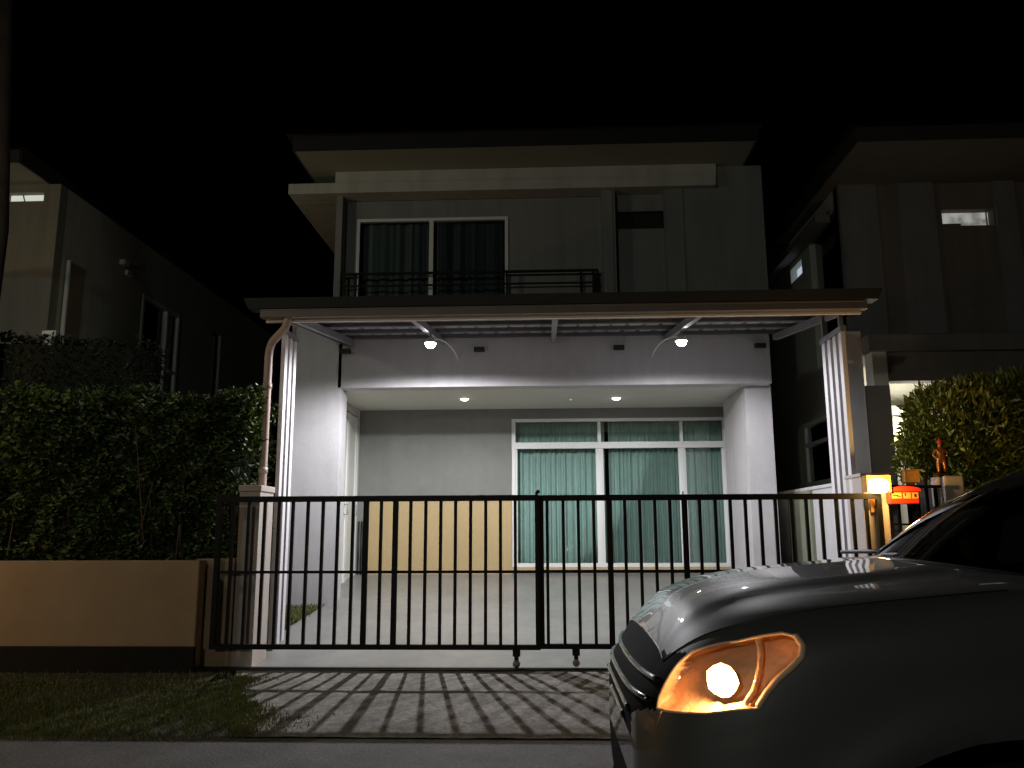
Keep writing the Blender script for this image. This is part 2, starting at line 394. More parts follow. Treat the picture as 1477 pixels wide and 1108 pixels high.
# wrap-around ledge
YL = YA - .12
lx0, lx1 = pX(416, 268, YL), pX(1033, 262, YL)
lz1, lz0 = pZ(600, 261, YL), pZ(600, 276, YL)
b = MB(); b.box(lx0, lx1, YL, YR - .02, lz0, lz1); b.box(lx0, xul - .0, YR - .02, 17.5, lz0, lz1); b.build('ledge', M['ledge'], H, bevel=.01)
YQ = YL + .03
b = MB(); q0, q1 = pX(484, 250, YQ), pX(1033, 250, YQ); qz = pZ(700, 243, YQ); b.box(q0, q1, YQ, YQ + .2, lz1, qz); b.build('parapet', M['ledge'], H)
# eaves: soffit, fascia, hip roof
YE = YA - .75
ex0, ex1 = pX(425, 217, YE), pX(1090, 204, YE); ez = pZ(757, 211, YE)
b = MB(); b.box(ex0, ex1, YE, 18.5, ez, ez + .03); b.build('soffit', M['soffit'], H)
b = MB(); b.box(ex0 - .02, ex1 + .02, YE - .03, YE, ez - .0, ez + .2); b.box(ex0 - .03, ex0, YE, 18.5, ez - .002, ez + .2); b.box(ex1, ex1 + .03, YE, 18.5, ez - .002, ez + .2); b.build('fascia', M['efascia'], H)
b = MB(); b.box(xul + .1, q1 - .1, YQ + .2, YQ + .3, qz - .3, ez); b.box(q1 + .02, xur, YA, YR, zw, ez); b.build('wall_head', M['upper'], H)
rz = ez + .2; mxr = (ex0 + ex1) / 2
b = MB(); b.add([(ex0 - .1, YE - .1, rz), (ex1 + .1, YE - .1, rz), (ex1 + .1, 18.6, rz), (ex0 - .1, 18.6, rz), (mxr, YE + 3.1, rz + 1.5), (mxr, 15.4, rz + 1.5)], [(0, 1, 4), (1, 2, 5, 4), (2, 3, 5), (3, 0, 4, 5), (3, 2, 1, 0)])
b.build('roof', M['rooft'], H)
b = MB(); b.box(xur - .2, xur, YR, 19, .3, z2); b.box(xul + .2, xur - .2, 18.8, 19, .3, zw); b.build('rear_walls', M['upper'], H)
# balcony railing
Rl = MB(); ry = YA + .04; rt = pZ(700, 391, ry); rm = pZ(700, 409, ry)
ra, rb_ = pX(489, 400, ry), pX(863, 400, ry)
Rl.box(ra, rb_, ry - .02, ry + .02, rt - .03, rt); Rl.box(ra, rb_, ry - .015, ry + .015, rm - .02, rm)
Rl.box(ra, rb_, ry - .015, ry + .015, rm - .2, rm - .18)
rail = Rl.build('balcony_railing', M['black'], H)
for px in (491, 497, 513, 731, 838, 856, 862):
    x = pX(px, 400, ry); p = MB(); p.box(x - .016, x + .016, ry - .0195, ry + .0195, z2, rt - .03); p.build('railing_post', M['black'], rail)
# downstairs sliding window
f = MB(); y0, y1 = YB + .02, YB + .1
m1, m2 = pX(866, 700, YB), pX(986, 700, YB); tz = pZ(860, 642, YB); fw = .06
f.box(wx0, wx0 + fw, y0, y1, wz0, wz1); f.box(wx1 - fw, wx1, y0, y1, wz0, wz1)
for (a, c) in ((wx0 + fw, wx1 - fw),):
    f.box(a, c, y0, y1, wz1 - .05, wz1); f.box(a, c, y0, y1, wz0, wz0 + .06); f.box(a, c, y0 - .01, y1 - .01, tz - .05, tz + .05)
for m_ in (m1, m2):
    f.box(m_ - .03, m_ + .03, y0 + .005, y1 + .005, wz0 + .06, tz - .05); f.box(m_ - .025, m_ + .025, y0 + .005, y1 + .005, tz + .05, wz1 - .05)
for (a, c) in ((wx0 + fw, m1 - .03), (m1 + .03, m2 - .03), (m2 + .03, wx1 - fw)):
    f.box(a, a + .03, y0 + .02, y0 + .05, wz0 + .06, tz - .05); f.box(c - .03, c, y0 + .02, y0 + .05, wz0 + .06, tz - .05)
SW = f.build('sliding_window', M['frame'], H)
g = MB()
for k, (a, c) in enumerate(((wx0 + fw, m1 - .03), (m1 + .03, m2 - .03), (m2 + .03, wx1 - fw))):
    g.box(a, c, y0 + .03 + .002 * k, y0 + .036 + .002 * k, wz0 + .06, tz - .05); g.box(a, c, y0 + .03, y0 + .036, tz + .05, wz1 - .05)
g.build('pane', M['pane'], SW)
hd = MB(); hx = m2 - .015; hd.box(hx - .012, hx + .012, y0 - .012, y0 + .005, 1.95, 2.1); hd.build('handle', M['steel'], SW)
cy = YB + .22
g0 = pX(871, 620, cy); g1 = pX(877, 620, cy)
curtain('curtain', wx0 - .02, g0, cy, wz0, wz1 + .03, M['curtain'], H, .10, .03, 11)
curtain('curtain', g1, wx1 + .05, cy, wz0, wz1 + .03, M['curtain'], H, .09, .03, 12, 0)
b = MB(); b.box(wx0 - .4, wx1 + .4, YB + .6, YB + .62, .5, wz1 + .3); b.build('room_backing', M['room'], H)
# small dark pipe bundle left of cream dado
pz = MB()
for i, px in enumerate((517, 521, 524)):
    x = pX(px, 780, YB - .03); pz.tube([(x, YB - .03, .7), (x, YB - .03, pZ(520, 752, YB))], .012, 8)
pz.build('service_pipe', M['plastic'], H, smooth=True)
# ------------------------------------------------------------------ porch downlights
for i, (px, py, lab) in enumerate(((670, 575, 'recessed porch downlight over the plain grey wall'), (889, 574, 'recessed porch downlight above the green curtained window'))):
    # intersect ceiling
    p = atz(px, py, zc)
    t = thing('downlight', lab, 'light', p, 'round downlights in the porch ceiling')
    r = MB(); r.lathe(p, [(.062, -.001), (.078, -.001), (.08, -.007), (.062, -.009), (.062, -.001)], 24); r.build('trim_ring', M['frame'], t, smooth=True)
    r = MB(); r.lathe(p, [(0, -.034), (.03, -.031), (.052, -.02), (.061, -.003)], 24); r.build('lamp_disc', emit('downlight_glow', (1, .93, .74), 14), t)
    light('downlight_lamp', 'AREA', p - Vector((0, 0, .012)), 17, (1, .93, .76), t, shape='DISK', size=.12)
p = atz(823, 575, zc)
t = thing('ceiling_sensor', 'tiny ceiling sensor with a green light between the downlights', 'sensor', p)
r = MB(); r.lathe(p, [(.035, -.001), (.033, -.015), (0, -.018)], 16); r.build('housing', M['frame'], t, smooth=True)
r = MB(); r.lathe(p + Vector((0, -.02, -.018)), [(0, -.006), (.006, -.004), (.008, .002)], 10); r.build('indicator', emit('green_led', (.15, 1, .5), 6), t)
# ------------------------------------------------------------------ carport canopy
CP = thing('carport_canopy', 'flat metal carport canopy with brown gutter in front of the house', 'carport', (0, YP, Z0))
YF0, YF1 = 8.15, YA - .02
gx0, gx1 = pX(380, 453, YF0), pX(1246, 440, YF0)
gz0, gz1 = pZ(815, 455, YF0), pZ(815, 443, YF0)
zr0 = gz0 + .085; zr1 = pZ(740, 489, YF1) + .02       # underside sheet height front/rear
def rz_(Y): return zr0 + (zr1 - zr0) * (Y - YF0) / (YF1 - YF0)
g = MB(); g.box(gx0, gx1, YF0 - .1, YF0, gz0, gz1 - .002); g.box(gx0, gx1, YF0 - .105, YF0 - .09, gz1 - .02, gz1); g.build('gutter', M['gutter'], CP, bevel=.006)
fz1 = pZ(815, 423, YF0 - .15)
g = MB(); g.hexa([(gx0 - .12, YF0 - .12, gz1 + .003), (gx1 + .1, YF0 - .12, gz1 + .003), (gx1 + .1, YF0 + .05, gz1 + .003), (gx0 - .12, YF0 + .05, gz1 + .003), (gx0 - .16, YF0 - .16, fz1), (gx1 + .14, YF0 - .16, fz1), (gx1 + .14, YF0 + .02, fz1), (gx0 - .16, YF0 + .02, fz1)]); g.build('fascia', M['fascia'], CP)
# ribbed sheet
prof = []; x = gx0
while x < gx1 - .21:
    prof += [(x, 0), (x + .145, 0), (x + .16, .035), (x + .195, .035), (x + .21, 0)]; x += .21
v = []; fc = []
for k in range(2):
    for (x, dz) in prof:
        Y = YF0 if k == 0 else YF1; v.append((x, Y, rz_(Y) + dz + .05))
n = len(prof)
for i in range(n - 1): fc.append((i, i + 1, n + i + 1, n + i))
g = MB(); g.add(v, fc); so = g.build('roof_sheet', M['sheet'], CP); md = so.modifiers.new('t', 'SOLIDIFY'); md.thickness = .003; md.offset = 1
for k in range(5):
    Y = YF0 + .06 + (YF1 - YF0 - .12) * k / 4; g = MB(); g.box(gx0 + .02, gx1 - .02, Y - .025, Y + .025, rz_(Y) - .0, rz_(Y) + .048); g.build('purlin', M['purl'], CP)
bmx = [pX(421, 470, YF0 + .1), pX(592, 460, YF0 + .1), pX(801, 460, YF0 + .1), pX(1014, 455, YF0 + .1), pX(1222, 450, YF0 + .1)]
for x in bmx:
    g = MB(); w = .03; g.hexa([(x - w, YF0 + .035, rz_(YF0) - .085), (x + w, YF0 + .035, rz_(YF0) - .085), (x + w, YF1, rz_(YF1) - .085), (x - w, YF1, rz_(YF1) - .085), (x - w, YF0 + .035, rz_(YF0) - .002), (x + w, YF0 + .035, rz_(YF0) - .002), (x + w, YF1, rz_(YF1) - .002), (x - w, YF1, rz_(YF1) - .002)])
    g.build('rafter', M['steel'], CP)
g = MB(); g.box(gx0 + .03, gx1 - .03, YF0 + .002, YF0 + .033, gz0 - .028, gz1 + .02); g.build('front_beam', mat('beam_light_in_paint', (.85, .80, .75), .5), CP)  # pale colour and lowered edge imitate bounce light along the beam
for px in (498, 691, 893, 1097):
    p = at(px, 504, YF1 - .05); g = MB(); g.box(p.x - .07, p.x + .07, YF1 - .08, YF1 + .0, zbt + .002, zbt + .06); g.build('bracket', M['fascia'], CP)
# posts: rows of slim tubes set one behind another
def post(X, ys, ztop):
    Y = ys[0]; g = MB(); g.box(X - .05, X + .05, Y - .06, ys[-1] + .18, fl(Y) - .06, fl(Y) + .02); o = g.build('post_base', M['steel'], CP)
    for y in ys:
        g = MB(); g.box(X - .023, X + .023, y, y + .09, fl(Y) + .02, ztop); g.build('post', M['fin'], CP, bevel=.004)
    g = MB(); g.box(X - .03, X + .03, ys[0] - .02, ys[-1] + .13, ztop + .001, ztop + .06); g.build('post_head', M['steel'], CP)
    ym = ys[len(ys) // 2]
    for y in (ys[0] + .05, ys[-1] + .05):
        g = MB(); g.box(X - .02, X + .02, y - .02, y + .02, ztop + .061, rz_(y) + .0); g.build('post_neck', M['steel'], CP)
post(-2.91, (8.74, 8.90, 9.06), pZ(405, 487, 8.9)); post(3.05, (8.32, 8.49, 8.66, 8.83), pZ(1207, 484, 8.5))
# side rails from posts: eave beam along canopy edge
for x in (gx0 + .12, gx1 - .12): g = MB(); g.bar((x, YF0 + .05, rz_(YF0) - .03), (x, YF1, rz_(YF1) - .03), .04, .055); g.build('edge_rail', M['steel'], CP)
# downpipe
dp = [at(417, 456, YF0 - .05), at(414, 466, YF0 - .03), at(411, 474, YF0 + .02), at(393, 493, YP - .3), at(389, 503, YP - .22), at(387.5, 515, YP - .2)]
dpx = dp[-1].x; dp.append(Vector((dpx - .0, YP - .2, 2.0))); dp.append(Vector((dpx, YP - .2, fl(YP - .2) + .02)))
g = MB(); g.tube(dp, .042, 14); dpo = g.build('downpipe', M['pipe'], CP, smooth=True)
for z in (1.0, 2.1, 3.0): g = MB(); g.tube([(dpx, YP - .2, z), (dpx, YP - .2, z + .06)], .049, 14); g.build('pipe_clip', M['pipe'], dpo, smooth=True)
g = MB(); g.box(dpx - .08, dpx + .1, YP - .3, YP - .12, fl(YP) - .06, fl(YP) + .1)
tag(g.build('drain_box', M['plastic'], bevel=.01), 'small black drain box at the foot of the brown downpipe', 'drain box')
# spotlights
for i, (px, py, sgn, lab) in enumerate(((621, 497, 1, 'bright white spotlight under the canopy above the grey wall'), (983, 494, -1, 'bright white spotlight under the canopy nearer the lantern pillar'))):
    Y = 9.63; p = at(px, py, Y)
    t = thing('spotlight', lab, 'spotlight', p + Vector((0, 0, .1)), 'spotlights under the carport canopy')
    r = MB(); r.lathe(p, [(.0, .085), (.03, .082), (.05, .06), (.075, .02), (.077, .012), (.07, .014), (.05, .035), (0, .04)], 24); r.build('housing', M['frame'], t, smooth=True)
    r = MB(); r.lathe(p, [(0, -.045), (.03, -.04), (.052, -.02), (.06, .004), (.05, .02), (0, .03)], 20); r.build('bulb', emit('spotlight_glow', (.93, .93, 1), 60), t, smooth=True)
    r = MB(); r.tube([p + Vector((0, 0, .07)), (p.x, Y, rz_(Y) + .02)], .012, 8); r.build('stem', M['steel'], t)
    r = MB(); top = Vector((p.x + sgn * .1, Y + .2, rz_(Y + .2))); pts = []
    end = Vector((p.x + sgn * .2, YA - .015, zbt - .1))
    for k in range(13):
        q = k / 12; a = p + Vector((sgn * .03, .02, .08)); m_ = Vector((p.x + sgn * .16, Y + .7, rz_(Y + .5) - .05))
        pts.append(a * (1 - q) ** 2 + m_ * 2 * q * (1 - q) + end * q * q)
    r.tube(pts, .009, 8); r.build('cable', M['frame'], t, smooth=True)
    l = light('spotlight_lamp', 'SPOT', p - Vector((0, 0, .06)), (480, 190)[i], (.97, .96, 1), t, spot_size=R(176), spot_blend=.4, shadow_soft_size=.022)
# ------------------------------------------------------------------ GATE
gzt = pZ(770, 714, YG); gzb = pZ(600, 937, YG); gzm = pZ(600, 825, YG)
def leaf(name, lab, pxs, thick, Y, x0, x1, wheels):
    t = thing(name, lab, 'gate', ((x0 + x1) / 2, Y, Z0), 'sliding gate leaves')
    f = MB(); f.box(x0, x1, Y - .025, Y + .025, gzt - .055, gzt); f.box(x0, x1, Y - .025, Y + .025, gzb, gzb + .045)
    f.box(x0, x0 + .045, Y - .025, Y + .025, gzb + .045, gzt - .055); f.box(x1 - .045, x1, Y - .025, Y + .025, gzb + .045, gzt - .055)
    f.build('frame', M['black'], t)
    f = MB(); f.box(x0 + .045, x1 - .045, Y - .0125, Y + .0125, gzm - .013, gzm + .013); f.build('middle_rail', M['black'], t)
    for px in pxs:
        x = pX(px, 825, Y); w = .026 if px in thick else .0145
        f = MB(); f.box(x - w, x + w, Y - .015, Y + .015, gzb + .045, gzt - .055); f.build('bar', M['black'], t)
    for px in wheels:
        x = pX(px, 945, Y)
        f = MB(); f.box(x - .035, x + .035, Y - .014, Y + .014, gzb - .06, gzb); f.box(x - .02, x + .02, Y - .0135, Y + .0135, Z0 + .03, gzb - .06); wo = f.build('wheel_bracket', M['black'], t)
        f = MB(); f.lathe((x, Y, Z0 + .055), [(0, -.02), (.035, -.02), (.03, 0), (.035, .02), (0, .02)], 18, 'y'); f.build('wheel', M['steel'], wo, smooth=True)
    return t
LB = [311 + 0.0, 332, 355, 378, 399, 419, 441, 463, 485, 507, 526, 548, 569, 591, 613, 635, 656.5, 678.5, 700.5, 722, 743.5, 765]
leaf('sliding_gate', 'black barred gate leaf in front of the grey wall and garden wall', LB[1:-1], (526, 569), YG, pX(309, 825, YG), pX(779, 825, YG), (745,))
RB = [813.5, 835.5, 858, 881, 903.5, 925.5, 947.5, 969.5, 991, 1013, 1036, 1058, 1080, 1102, 1124, 1147, 1169, 1191, 1213, 1237, 1257]
leaf('sliding_gate', 'black barred gate leaf in front of the curtained window, partly behind the car', [790] + RB, (881, 991), YG + .07, pX(778, 825, YG + .07), pX(1279, 825, YG + .07), (831, 1180))
g = MB(); g.box(pX(775, 720, YG) - .02, pX(775, 720, YG) + .006, YG - .035, YG - .026, gzb + .1, gzt + .03); g.lathe((pX(776, 720, YG), YG - .03, gzt + .03), [(0, -.02), (.02, -.01), (.02, .01), (0, .02)], 12)
tag(g.build('gate_latch', M['black']), 'black upright latch bar where the two gate leaves meet', 'latch')
g = MB(); g.box(-4.6, 3.45, YG - .03, YG + .03, Z0 + .001, Z0 + .018); g.box(-4.6, 3.45, YG - .075, YG - .05, Z0 - .05, Z0 + .01)
tag(g.build('gate_track', M['black']), 'dark steel gate track along the driveway threshold', 'gate track')
# ------------------------------------------------------------------ left side: pillar, garden wall, hedges
px0, px1 = pX(341, 800, 8.02), pX(371, 800, 8.02)
pt = thing('gate_pillar', 'rendered gate pillar beside the hedge and brown downpipe', 'pillar', ((px0 + px1) / 2, 8.2, Z0))
zt = pZ(355, 700, 8.02)
g = MB(); g.box(px0, px1, 8.02, 8.42, 0, zt - .06); g.build('shaft', M['pillar'], pt, bevel=.006)
g = MB(); g.box(px0 - .012, px1 + .012, 8.008, 8.432, zt - .06, zt); g.build('cap', M['pillar'], pt, bevel=.006)
GW = thing('garden_wall', 'low brown rendered garden wall below the leafy hedge', 'wall', (-5, 8, Z0))
gx = pX(284, 870, 7.86); zwt = pZ(150, 809, 7.86)
g = MB(); g.box(-9, gx, 7.86, 8.02, 0, zwt); g.box(gx - .1, px0, 8.04, 8.2, 0, zwt + .01); g.build('wall_panel', M['gwall'], GW, bevel=.008)
g = MB(); g.box(-9, gx + .02, 7.80, 7.858, 0, pZ(150, 932, 7.86) - .0); g.build('base_band', mat('painted_foot_shade', (.006, .005, .004), .95, var=.4, bump=.6), GW)  # near-black colour stands for dark soil and shade along the wall foot
def leaves(name, n, pos, size, m, parent=None, aspect=.45, up=.2):
    b = MB()
    for i in range(n):
        p, nr = pos()
        L = size * random.choice((random.uniform(.5, .9), random.uniform(.8, 1.3), random.uniform(1.1, 1.7))); a = random.uniform(0, 6.28)
        d = Vector((math.cos(a), math.sin(a), random.uniform(-.9, .6))) + nr * .6; d.normalize()
        s = d.cross(Vector((random.uniform(-1, 1), random.uniform(-1, 1), random.uniform(.0, 1)))).normalized() * L * aspect * .5
        nn = d.cross(s).normalized() * L * .12
        b.add([p, p + d * L * .45 + s + nn, p + d * L, p + d * L * .45 - s + nn], [(0, 1, 2), (0, 2, 3)])
    return b.build(name, m, parent, recalc=False)
# main hedge: from x=-5.6..px 372, y 8.25..9.0, top y 565px
hz1 = pZ(180, 568, 8.5); hxr = pX(352, 680, 8.4)
HG = thing('leafy_hedge', 'tall leafy green hedge behind the low brown garden wall', 'hedge', (-4.5, 8.7, Z0))
def hpos():
    while True:
        x = random.uniform(-6.6, hxr + .05); z = random.uniform(zwt - .25, hz1)
        face = random.random()
        top = hz1 - .10 + .07 * math.sin(x * 5.3) + .05 * math.sin(x * 13) - max(0, (x - hxr + .25)) * .6
        yf = 8.30 + .07 * math.sin(x * 4 + z * 3) + .05 * math.sin(x * 11 - z * 9)
        if face < .68: p = Vector((x, yf + abs(random.gauss(0, .07)), min(z, top))); n = Vector((0, -1, .2))
        elif face < .88: p = Vector((x, random.uniform(yf, 9.1), top + random.gauss(0, .035))); n = Vector((0, 0, 1))
        else: p = Vector((hxr + random.gauss(0, .05) + .05 * math.sin(z * 9), random.uniform(8.3, 9.1), min(z, top))); n = Vector((1, 0, 0))
        # gaps
        if math.sin(p.x * 7 + 2 * math.sin(p.z * 5)) * math.sin(p.z * 8 + p.x * 3) > .45 and random.random() < .8: continue
        return p, n
leaves('foliage', 26000, hpos, .062, M['leaf'], HG, .5)
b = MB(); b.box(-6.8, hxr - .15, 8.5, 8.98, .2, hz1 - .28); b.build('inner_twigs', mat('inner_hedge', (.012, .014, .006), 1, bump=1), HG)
b = MB()
for i in range(46):
    x = random.uniform(-6, hxr); y = random.uniform(8.35, 8.6); zz = random.uniform(1.3, hz1)
    b.tube([(x, y, .3), (x + random.uniform(-.1, .1), y - .03, 1.0), (x + random.uniform(-.2, .2), y - random.uniform(0, .08), zz)], [.012, .009, .004], 5)
b.build('stems', M['bark'], HG)
shs = [(random.uniform(-6.2, hxr + .1), random.uniform(8.3, 8.9)) for _ in range(46)] + [(hxr + random.uniform(-.25, .22), random.uniform(8.3, 8.7)) for _ in range(16)]
def shpos():
    i = random.randrange(len(shs)); x, y = shs[i]; hgt = .10 + .16 * ((i * 37) % 10) / 10; t = random.random()
    return Vector((x + random.gauss(0, .012 + .03 * (1 - t)) + .05 * t * math.sin(i), y + random.gauss(0, .03), hz1 - .12 + hgt * t - (.1 if i >= 46 else 0) * random.random() * 6)), Vector((0, 0, .6))
leaves('young_shoots', 1900, shpos, .065, mat('young_leaf', (.11, .15, .02), .5, c2=(.05, .09, .012), scale=5), HG, .45)
# dark clipped hedge further back
dh = at(192, 520, 9.6); dz = pZ(100, 482, 9.6)
DH = thing('clipped_hedge', 'nearly black flat-topped clipped hedge behind the leafy green one', 'hedge', (-6, 10, Z0))
def dpos():
    x = random.uniform(-8.5, dh.x); zt_ = dz - .14 * max(0, (x - dh.x + 1.3)) / 1.3 + .02 * math.sin(x * 9); r_ = random.random()
    if r_ < .6: return Vector((x, 9.6 + random.gauss(0, .02), random.uniform(1.4, zt_))), Vector((0, -1, 0))
    if r_ < .85: return Vector((x, random.uniform(9.6, 10.4), zt_ + random.gauss(0, .012))), Vector((0, 0, 1))
    return Vector((dh.x + random.gauss(0, .02), random.uniform(9.6, 10.4), random.uniform(1.4, zt_))), Vector((1, 0, 0))
leaves('foliage', 9000, dpos, .05, M['leafd'], DH, .5)
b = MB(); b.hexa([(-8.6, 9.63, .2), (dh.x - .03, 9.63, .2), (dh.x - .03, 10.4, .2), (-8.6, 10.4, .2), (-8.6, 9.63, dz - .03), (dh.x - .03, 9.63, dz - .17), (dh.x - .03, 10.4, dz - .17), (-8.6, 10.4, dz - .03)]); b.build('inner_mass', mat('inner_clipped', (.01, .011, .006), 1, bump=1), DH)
# ------------------------------------------------------------------ LEFT NEIGHBOUR
def wall_y(b, Y, th, x0, x1, z0, z1, holes):  # wall in plane Y with rectangular holes sorted by x
    x = x0
    for (a, c, d, e) in holes:
        b.box(x, a, Y, Y + th, z0, z1); b.box(a, c, Y, Y + th, z0, d); b.box(a, c, Y, Y + th, e, z1); x = c
    b.box(x, x1, Y, Y + th, z0, z1)
def wall_x(b, X0, X1, y0, y1, z0, z1, holes):
    y = y0
    for (a, c, d, e) in holes:
        b.box(X0, X1, y, a, z0, z1); b.box(X0, X1, a, c, z0, d); b.box(X0, X1, a, c, e, z1); y = c
    b.box(X0, X1, y, y1, z0, z1)
NYW = 11.7
nX = pX(75, 400, NYW)
NL = thing('neighbour_house', 'dim neighbouring house with receding eave beyond the hedges', 'house', (nX - 3, NYW + 3, Z0))
eY = 10.95; eX = at(27, 235, eY); ezl = eX.z
LW0, LW1 = at(8, 291, NYW), at(64, 277, NYW)
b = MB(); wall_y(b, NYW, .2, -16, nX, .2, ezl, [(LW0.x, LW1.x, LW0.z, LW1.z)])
nm = mat('neighbour_render_dimmed', (.27, .25, .20), .85, var=.12, scale=1, bump=.3, bscale=50, stain=.15)  # front copy of the house render, darkened to offset strong light on it
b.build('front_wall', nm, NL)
# side wall with window (px 197-258, y 433-575)
wa = atx(200, 500, nX); wb = atx(256, 500, nX); wzt = atx(226, 436, nX).z; wzb = atx(226, 590, nX).z
ya, yb = sorted((wa.y, wb.y)); 
w2a = atx(306, 500, nX).y; w2b = atx(318, 500, nX).y; w2t = atx(312, 480, nX).z
b = MB(); wall_x(b, nX - .2, nX, NYW + .2, 22, .2, ezl, [(ya, yb, wzb, wzt), (w2a, w2b, wzb, w2t)]); b.build('side_wall', mat('neighbour_render_brightened', (.50, .50, .43), .85, var=.12, scale=1, bump=.3, bscale=50, stain=.1), NL)  # side copy of the same render, lightened in place of missing light
f = MB()
for (a, c) in ((ya, ya + .07), (yb - .07, yb), ((ya + yb) / 2 - .04 + .25, (ya + yb) / 2 + .04 + .25)): f.box(nX - .12, nX + .02, a, c, wzb, wzt)
for (a, c) in ((wzt - .07, wzt), (wzb, wzb + .07), (wzb + (wzt - wzb) * .38, wzb + (wzt - wzb) * .38 + .07)): f.box(nX - .118, nX + .018, ya + .07, yb - .07, a, c)
sw = f.build('side_window', M['frame'], NL)
f = MB(); f.box(nX - .08, nX - .074, ya, yb, wzb, wzt); f.build('pane', M['pane'], sw)
v = []; fc = []
for i in range(101):
    y = ya + (yb - ya) * i / 100; x = nX - .17 + .03 * math.sin(i * .9)
    v += [(x, y, wzb), (x, y, wzt)]
for i in range(100): fc.append((2 * i, 2 * i + 2, 2 * i + 3, 2 * i + 1))
f = MB(); f.add(v, fc); f.build('blind', mat('blind_cloth', (.6, .72, .74), .9), sw, recalc=False)
f = MB(); f.box(nX - .12, nX - .1, w2a, w2b, wzb, w2t); f.build('narrow_window', M['gloss'], NL)
f = MB(); f.box(LW0.x, LW1.x, NYW + .12, NYW + .14, LW0.z, LW1.z); lw = f.build('lit_window', emit('lit_window_glow', (.80, .86, .74), .62), NL)
f = MB(); xm = LW0.x + (LW1.x - LW0.x) * .37; f.bar((xm - .02, NYW + .1, LW1.z), (xm + .03, NYW + .1, LW0.z), .015, .015); f.build('glazing_bar', M['steel'], lw)
f = MB(); pd = atx(100, 376, nX + .06); f.tube([(pd.x, pd.y, .3), pd], .035, 10); f.build('downpipe', M['frame'], NL, smooth=True)
p = atx(176, 379, nX); 
f = MB(); f.box(nX + .001, nX + .1, p.y - .08, p.y + .08, p.z - .05, p.z + .03); f.box(nX + .001, nX + .06, p.y + .12, p.y + .3, p.z - .18, p.z - .09); f.build('light_standin', M['frame'], NL)  # unlit white boxes stand in for the little lights on this wall
# eave + roof
b = MB(); b.box(-16.3, eX.x, eY, 23, ezl, ezl + .03); b.build('soffit', M['soffit'], NL)
b = MB(); b.box(-16.3, eX.x + .02, eY - .03, eY, ezl - .0, ezl + .2); b.box(eX.x, eX.x + .03, eY, 23, ezl - .002, ezl + .2); b.build('fascia', mat('brown_fascia', (.03, .026, .022), .6), NL)
b = MB(); xr = eX.x + .1; b.add([(-16.4, eY - .1, ezl + .2), (xr, eY - .1, ezl + .2), (xr, 23.1, ezl + .2), (-16.4, 23.1, ezl + .2), (-12, eY + 3.5, ezl + 1.6), (xr - 3.5, eY + 3.5, ezl + 1.6), (xr - 3.5, 19.5, ezl + 1.6), (-12, 19.5, ezl + 1.6)], [(0, 1, 5, 4), (1, 2, 6, 5), (2, 3, 7, 6), (3, 0, 4, 7), (4, 5, 6, 7)]); b.build('roof', M['rooft'], NL)
p = at(74, 481, 9.9); b = MB(); b.box(p.x - .09, p.x + .09, 9.85, 9.95, p.z - .12, p.z + .025); b.box(p.x - .07, p.x + .07, 9.86, 9.94, .2, p.z - .12)
tag(b.build('white_post', M['frame']), 'white fence post top showing above the dark clipped hedge', 'post')
# palm / dark tree trunk at extreme left
b = MB(); a = at(-2, 330, 9.35); c = at(10, 0, 9.35); pts = []; rs = []
base = Vector((a.x - .12, 9.35, .0)); pts = [base, base.lerp(a, .5), a, a.lerp(c, .5), c, c + (c - a) * .4]; rs = [.16, .13, .11, .09, .08, .07]
TR = thing('street_tree', 'dark thin tree trunk at the far left edge of the photo', 'tree', base)
b.tube(pts, rs, 12); b.build('trunk', mat('dark_bark', (.03, .02, .016), .95, var=.5, bump=1, bscale=15), TR, smooth=True)
topc = pts[-1]
def cpos():
    th = random.uniform(0, 6.28); u = random.uniform(-1, 1); r = random.uniform(.6, 1) ; s = math.sqrt(1 - u * u)
    return topc + Vector((math.cos(th) * s * 1.1 * r - .5, math.sin(th) * s * 1.1 * r, u * .7 * r + .9)), Vector((0, 0, 0))
leaves('crown', 4000, cpos, .1, M['leafd'], TR)
# ------------------------------------------------------------------ RIGHT NEIGHBOUR
RYW = 11.7; rX = pX(1214, 350, RYW)
NR = thing('neighbour_house', 'dark brown neighbouring house above the red mailbox and shrub', 'house', (rX + 3, RYW + 3, Z0))
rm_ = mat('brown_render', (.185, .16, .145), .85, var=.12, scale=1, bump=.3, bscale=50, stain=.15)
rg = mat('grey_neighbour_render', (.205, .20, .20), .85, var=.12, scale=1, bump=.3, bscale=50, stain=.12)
reY = 10.3; rc = at(1237, 205, reY); rez = rc.z
zrb = pZ(1350, 482, RYW)   # top of canopy band
a, c = at(1360, 326, RYW), at(1432, 301, RYW)
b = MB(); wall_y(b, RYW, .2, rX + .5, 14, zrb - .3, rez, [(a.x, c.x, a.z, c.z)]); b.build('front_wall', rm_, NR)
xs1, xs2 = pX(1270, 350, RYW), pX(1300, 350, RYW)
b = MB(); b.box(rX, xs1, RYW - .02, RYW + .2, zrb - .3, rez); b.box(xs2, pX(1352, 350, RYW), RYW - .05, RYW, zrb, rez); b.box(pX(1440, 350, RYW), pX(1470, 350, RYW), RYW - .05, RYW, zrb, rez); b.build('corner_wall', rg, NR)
f = MB(); f.box(a.x, c.x, RYW + .15, RYW + .16, a.z, c.z); 
em = emit('lit_slot_glow', (.72, .72, .60), .38)
nt = em.node_tree; tcn = nt.nodes.new('ShaderNodeTexCoord'); nz = nt.nodes.new('ShaderNodeTexNoise'); nz.inputs['Scale'].default_value = 6
rp = nt.nodes.new('ShaderNodeValToRGB'); rp.color_ramp.elements[0].position = .35; rp.color_ramp.elements[0].color = (.30, .30, .26, 1); rp.color_ramp.elements[1].position = .6; rp.color_ramp.elements[1].color = (.8, .82, .76, 1)
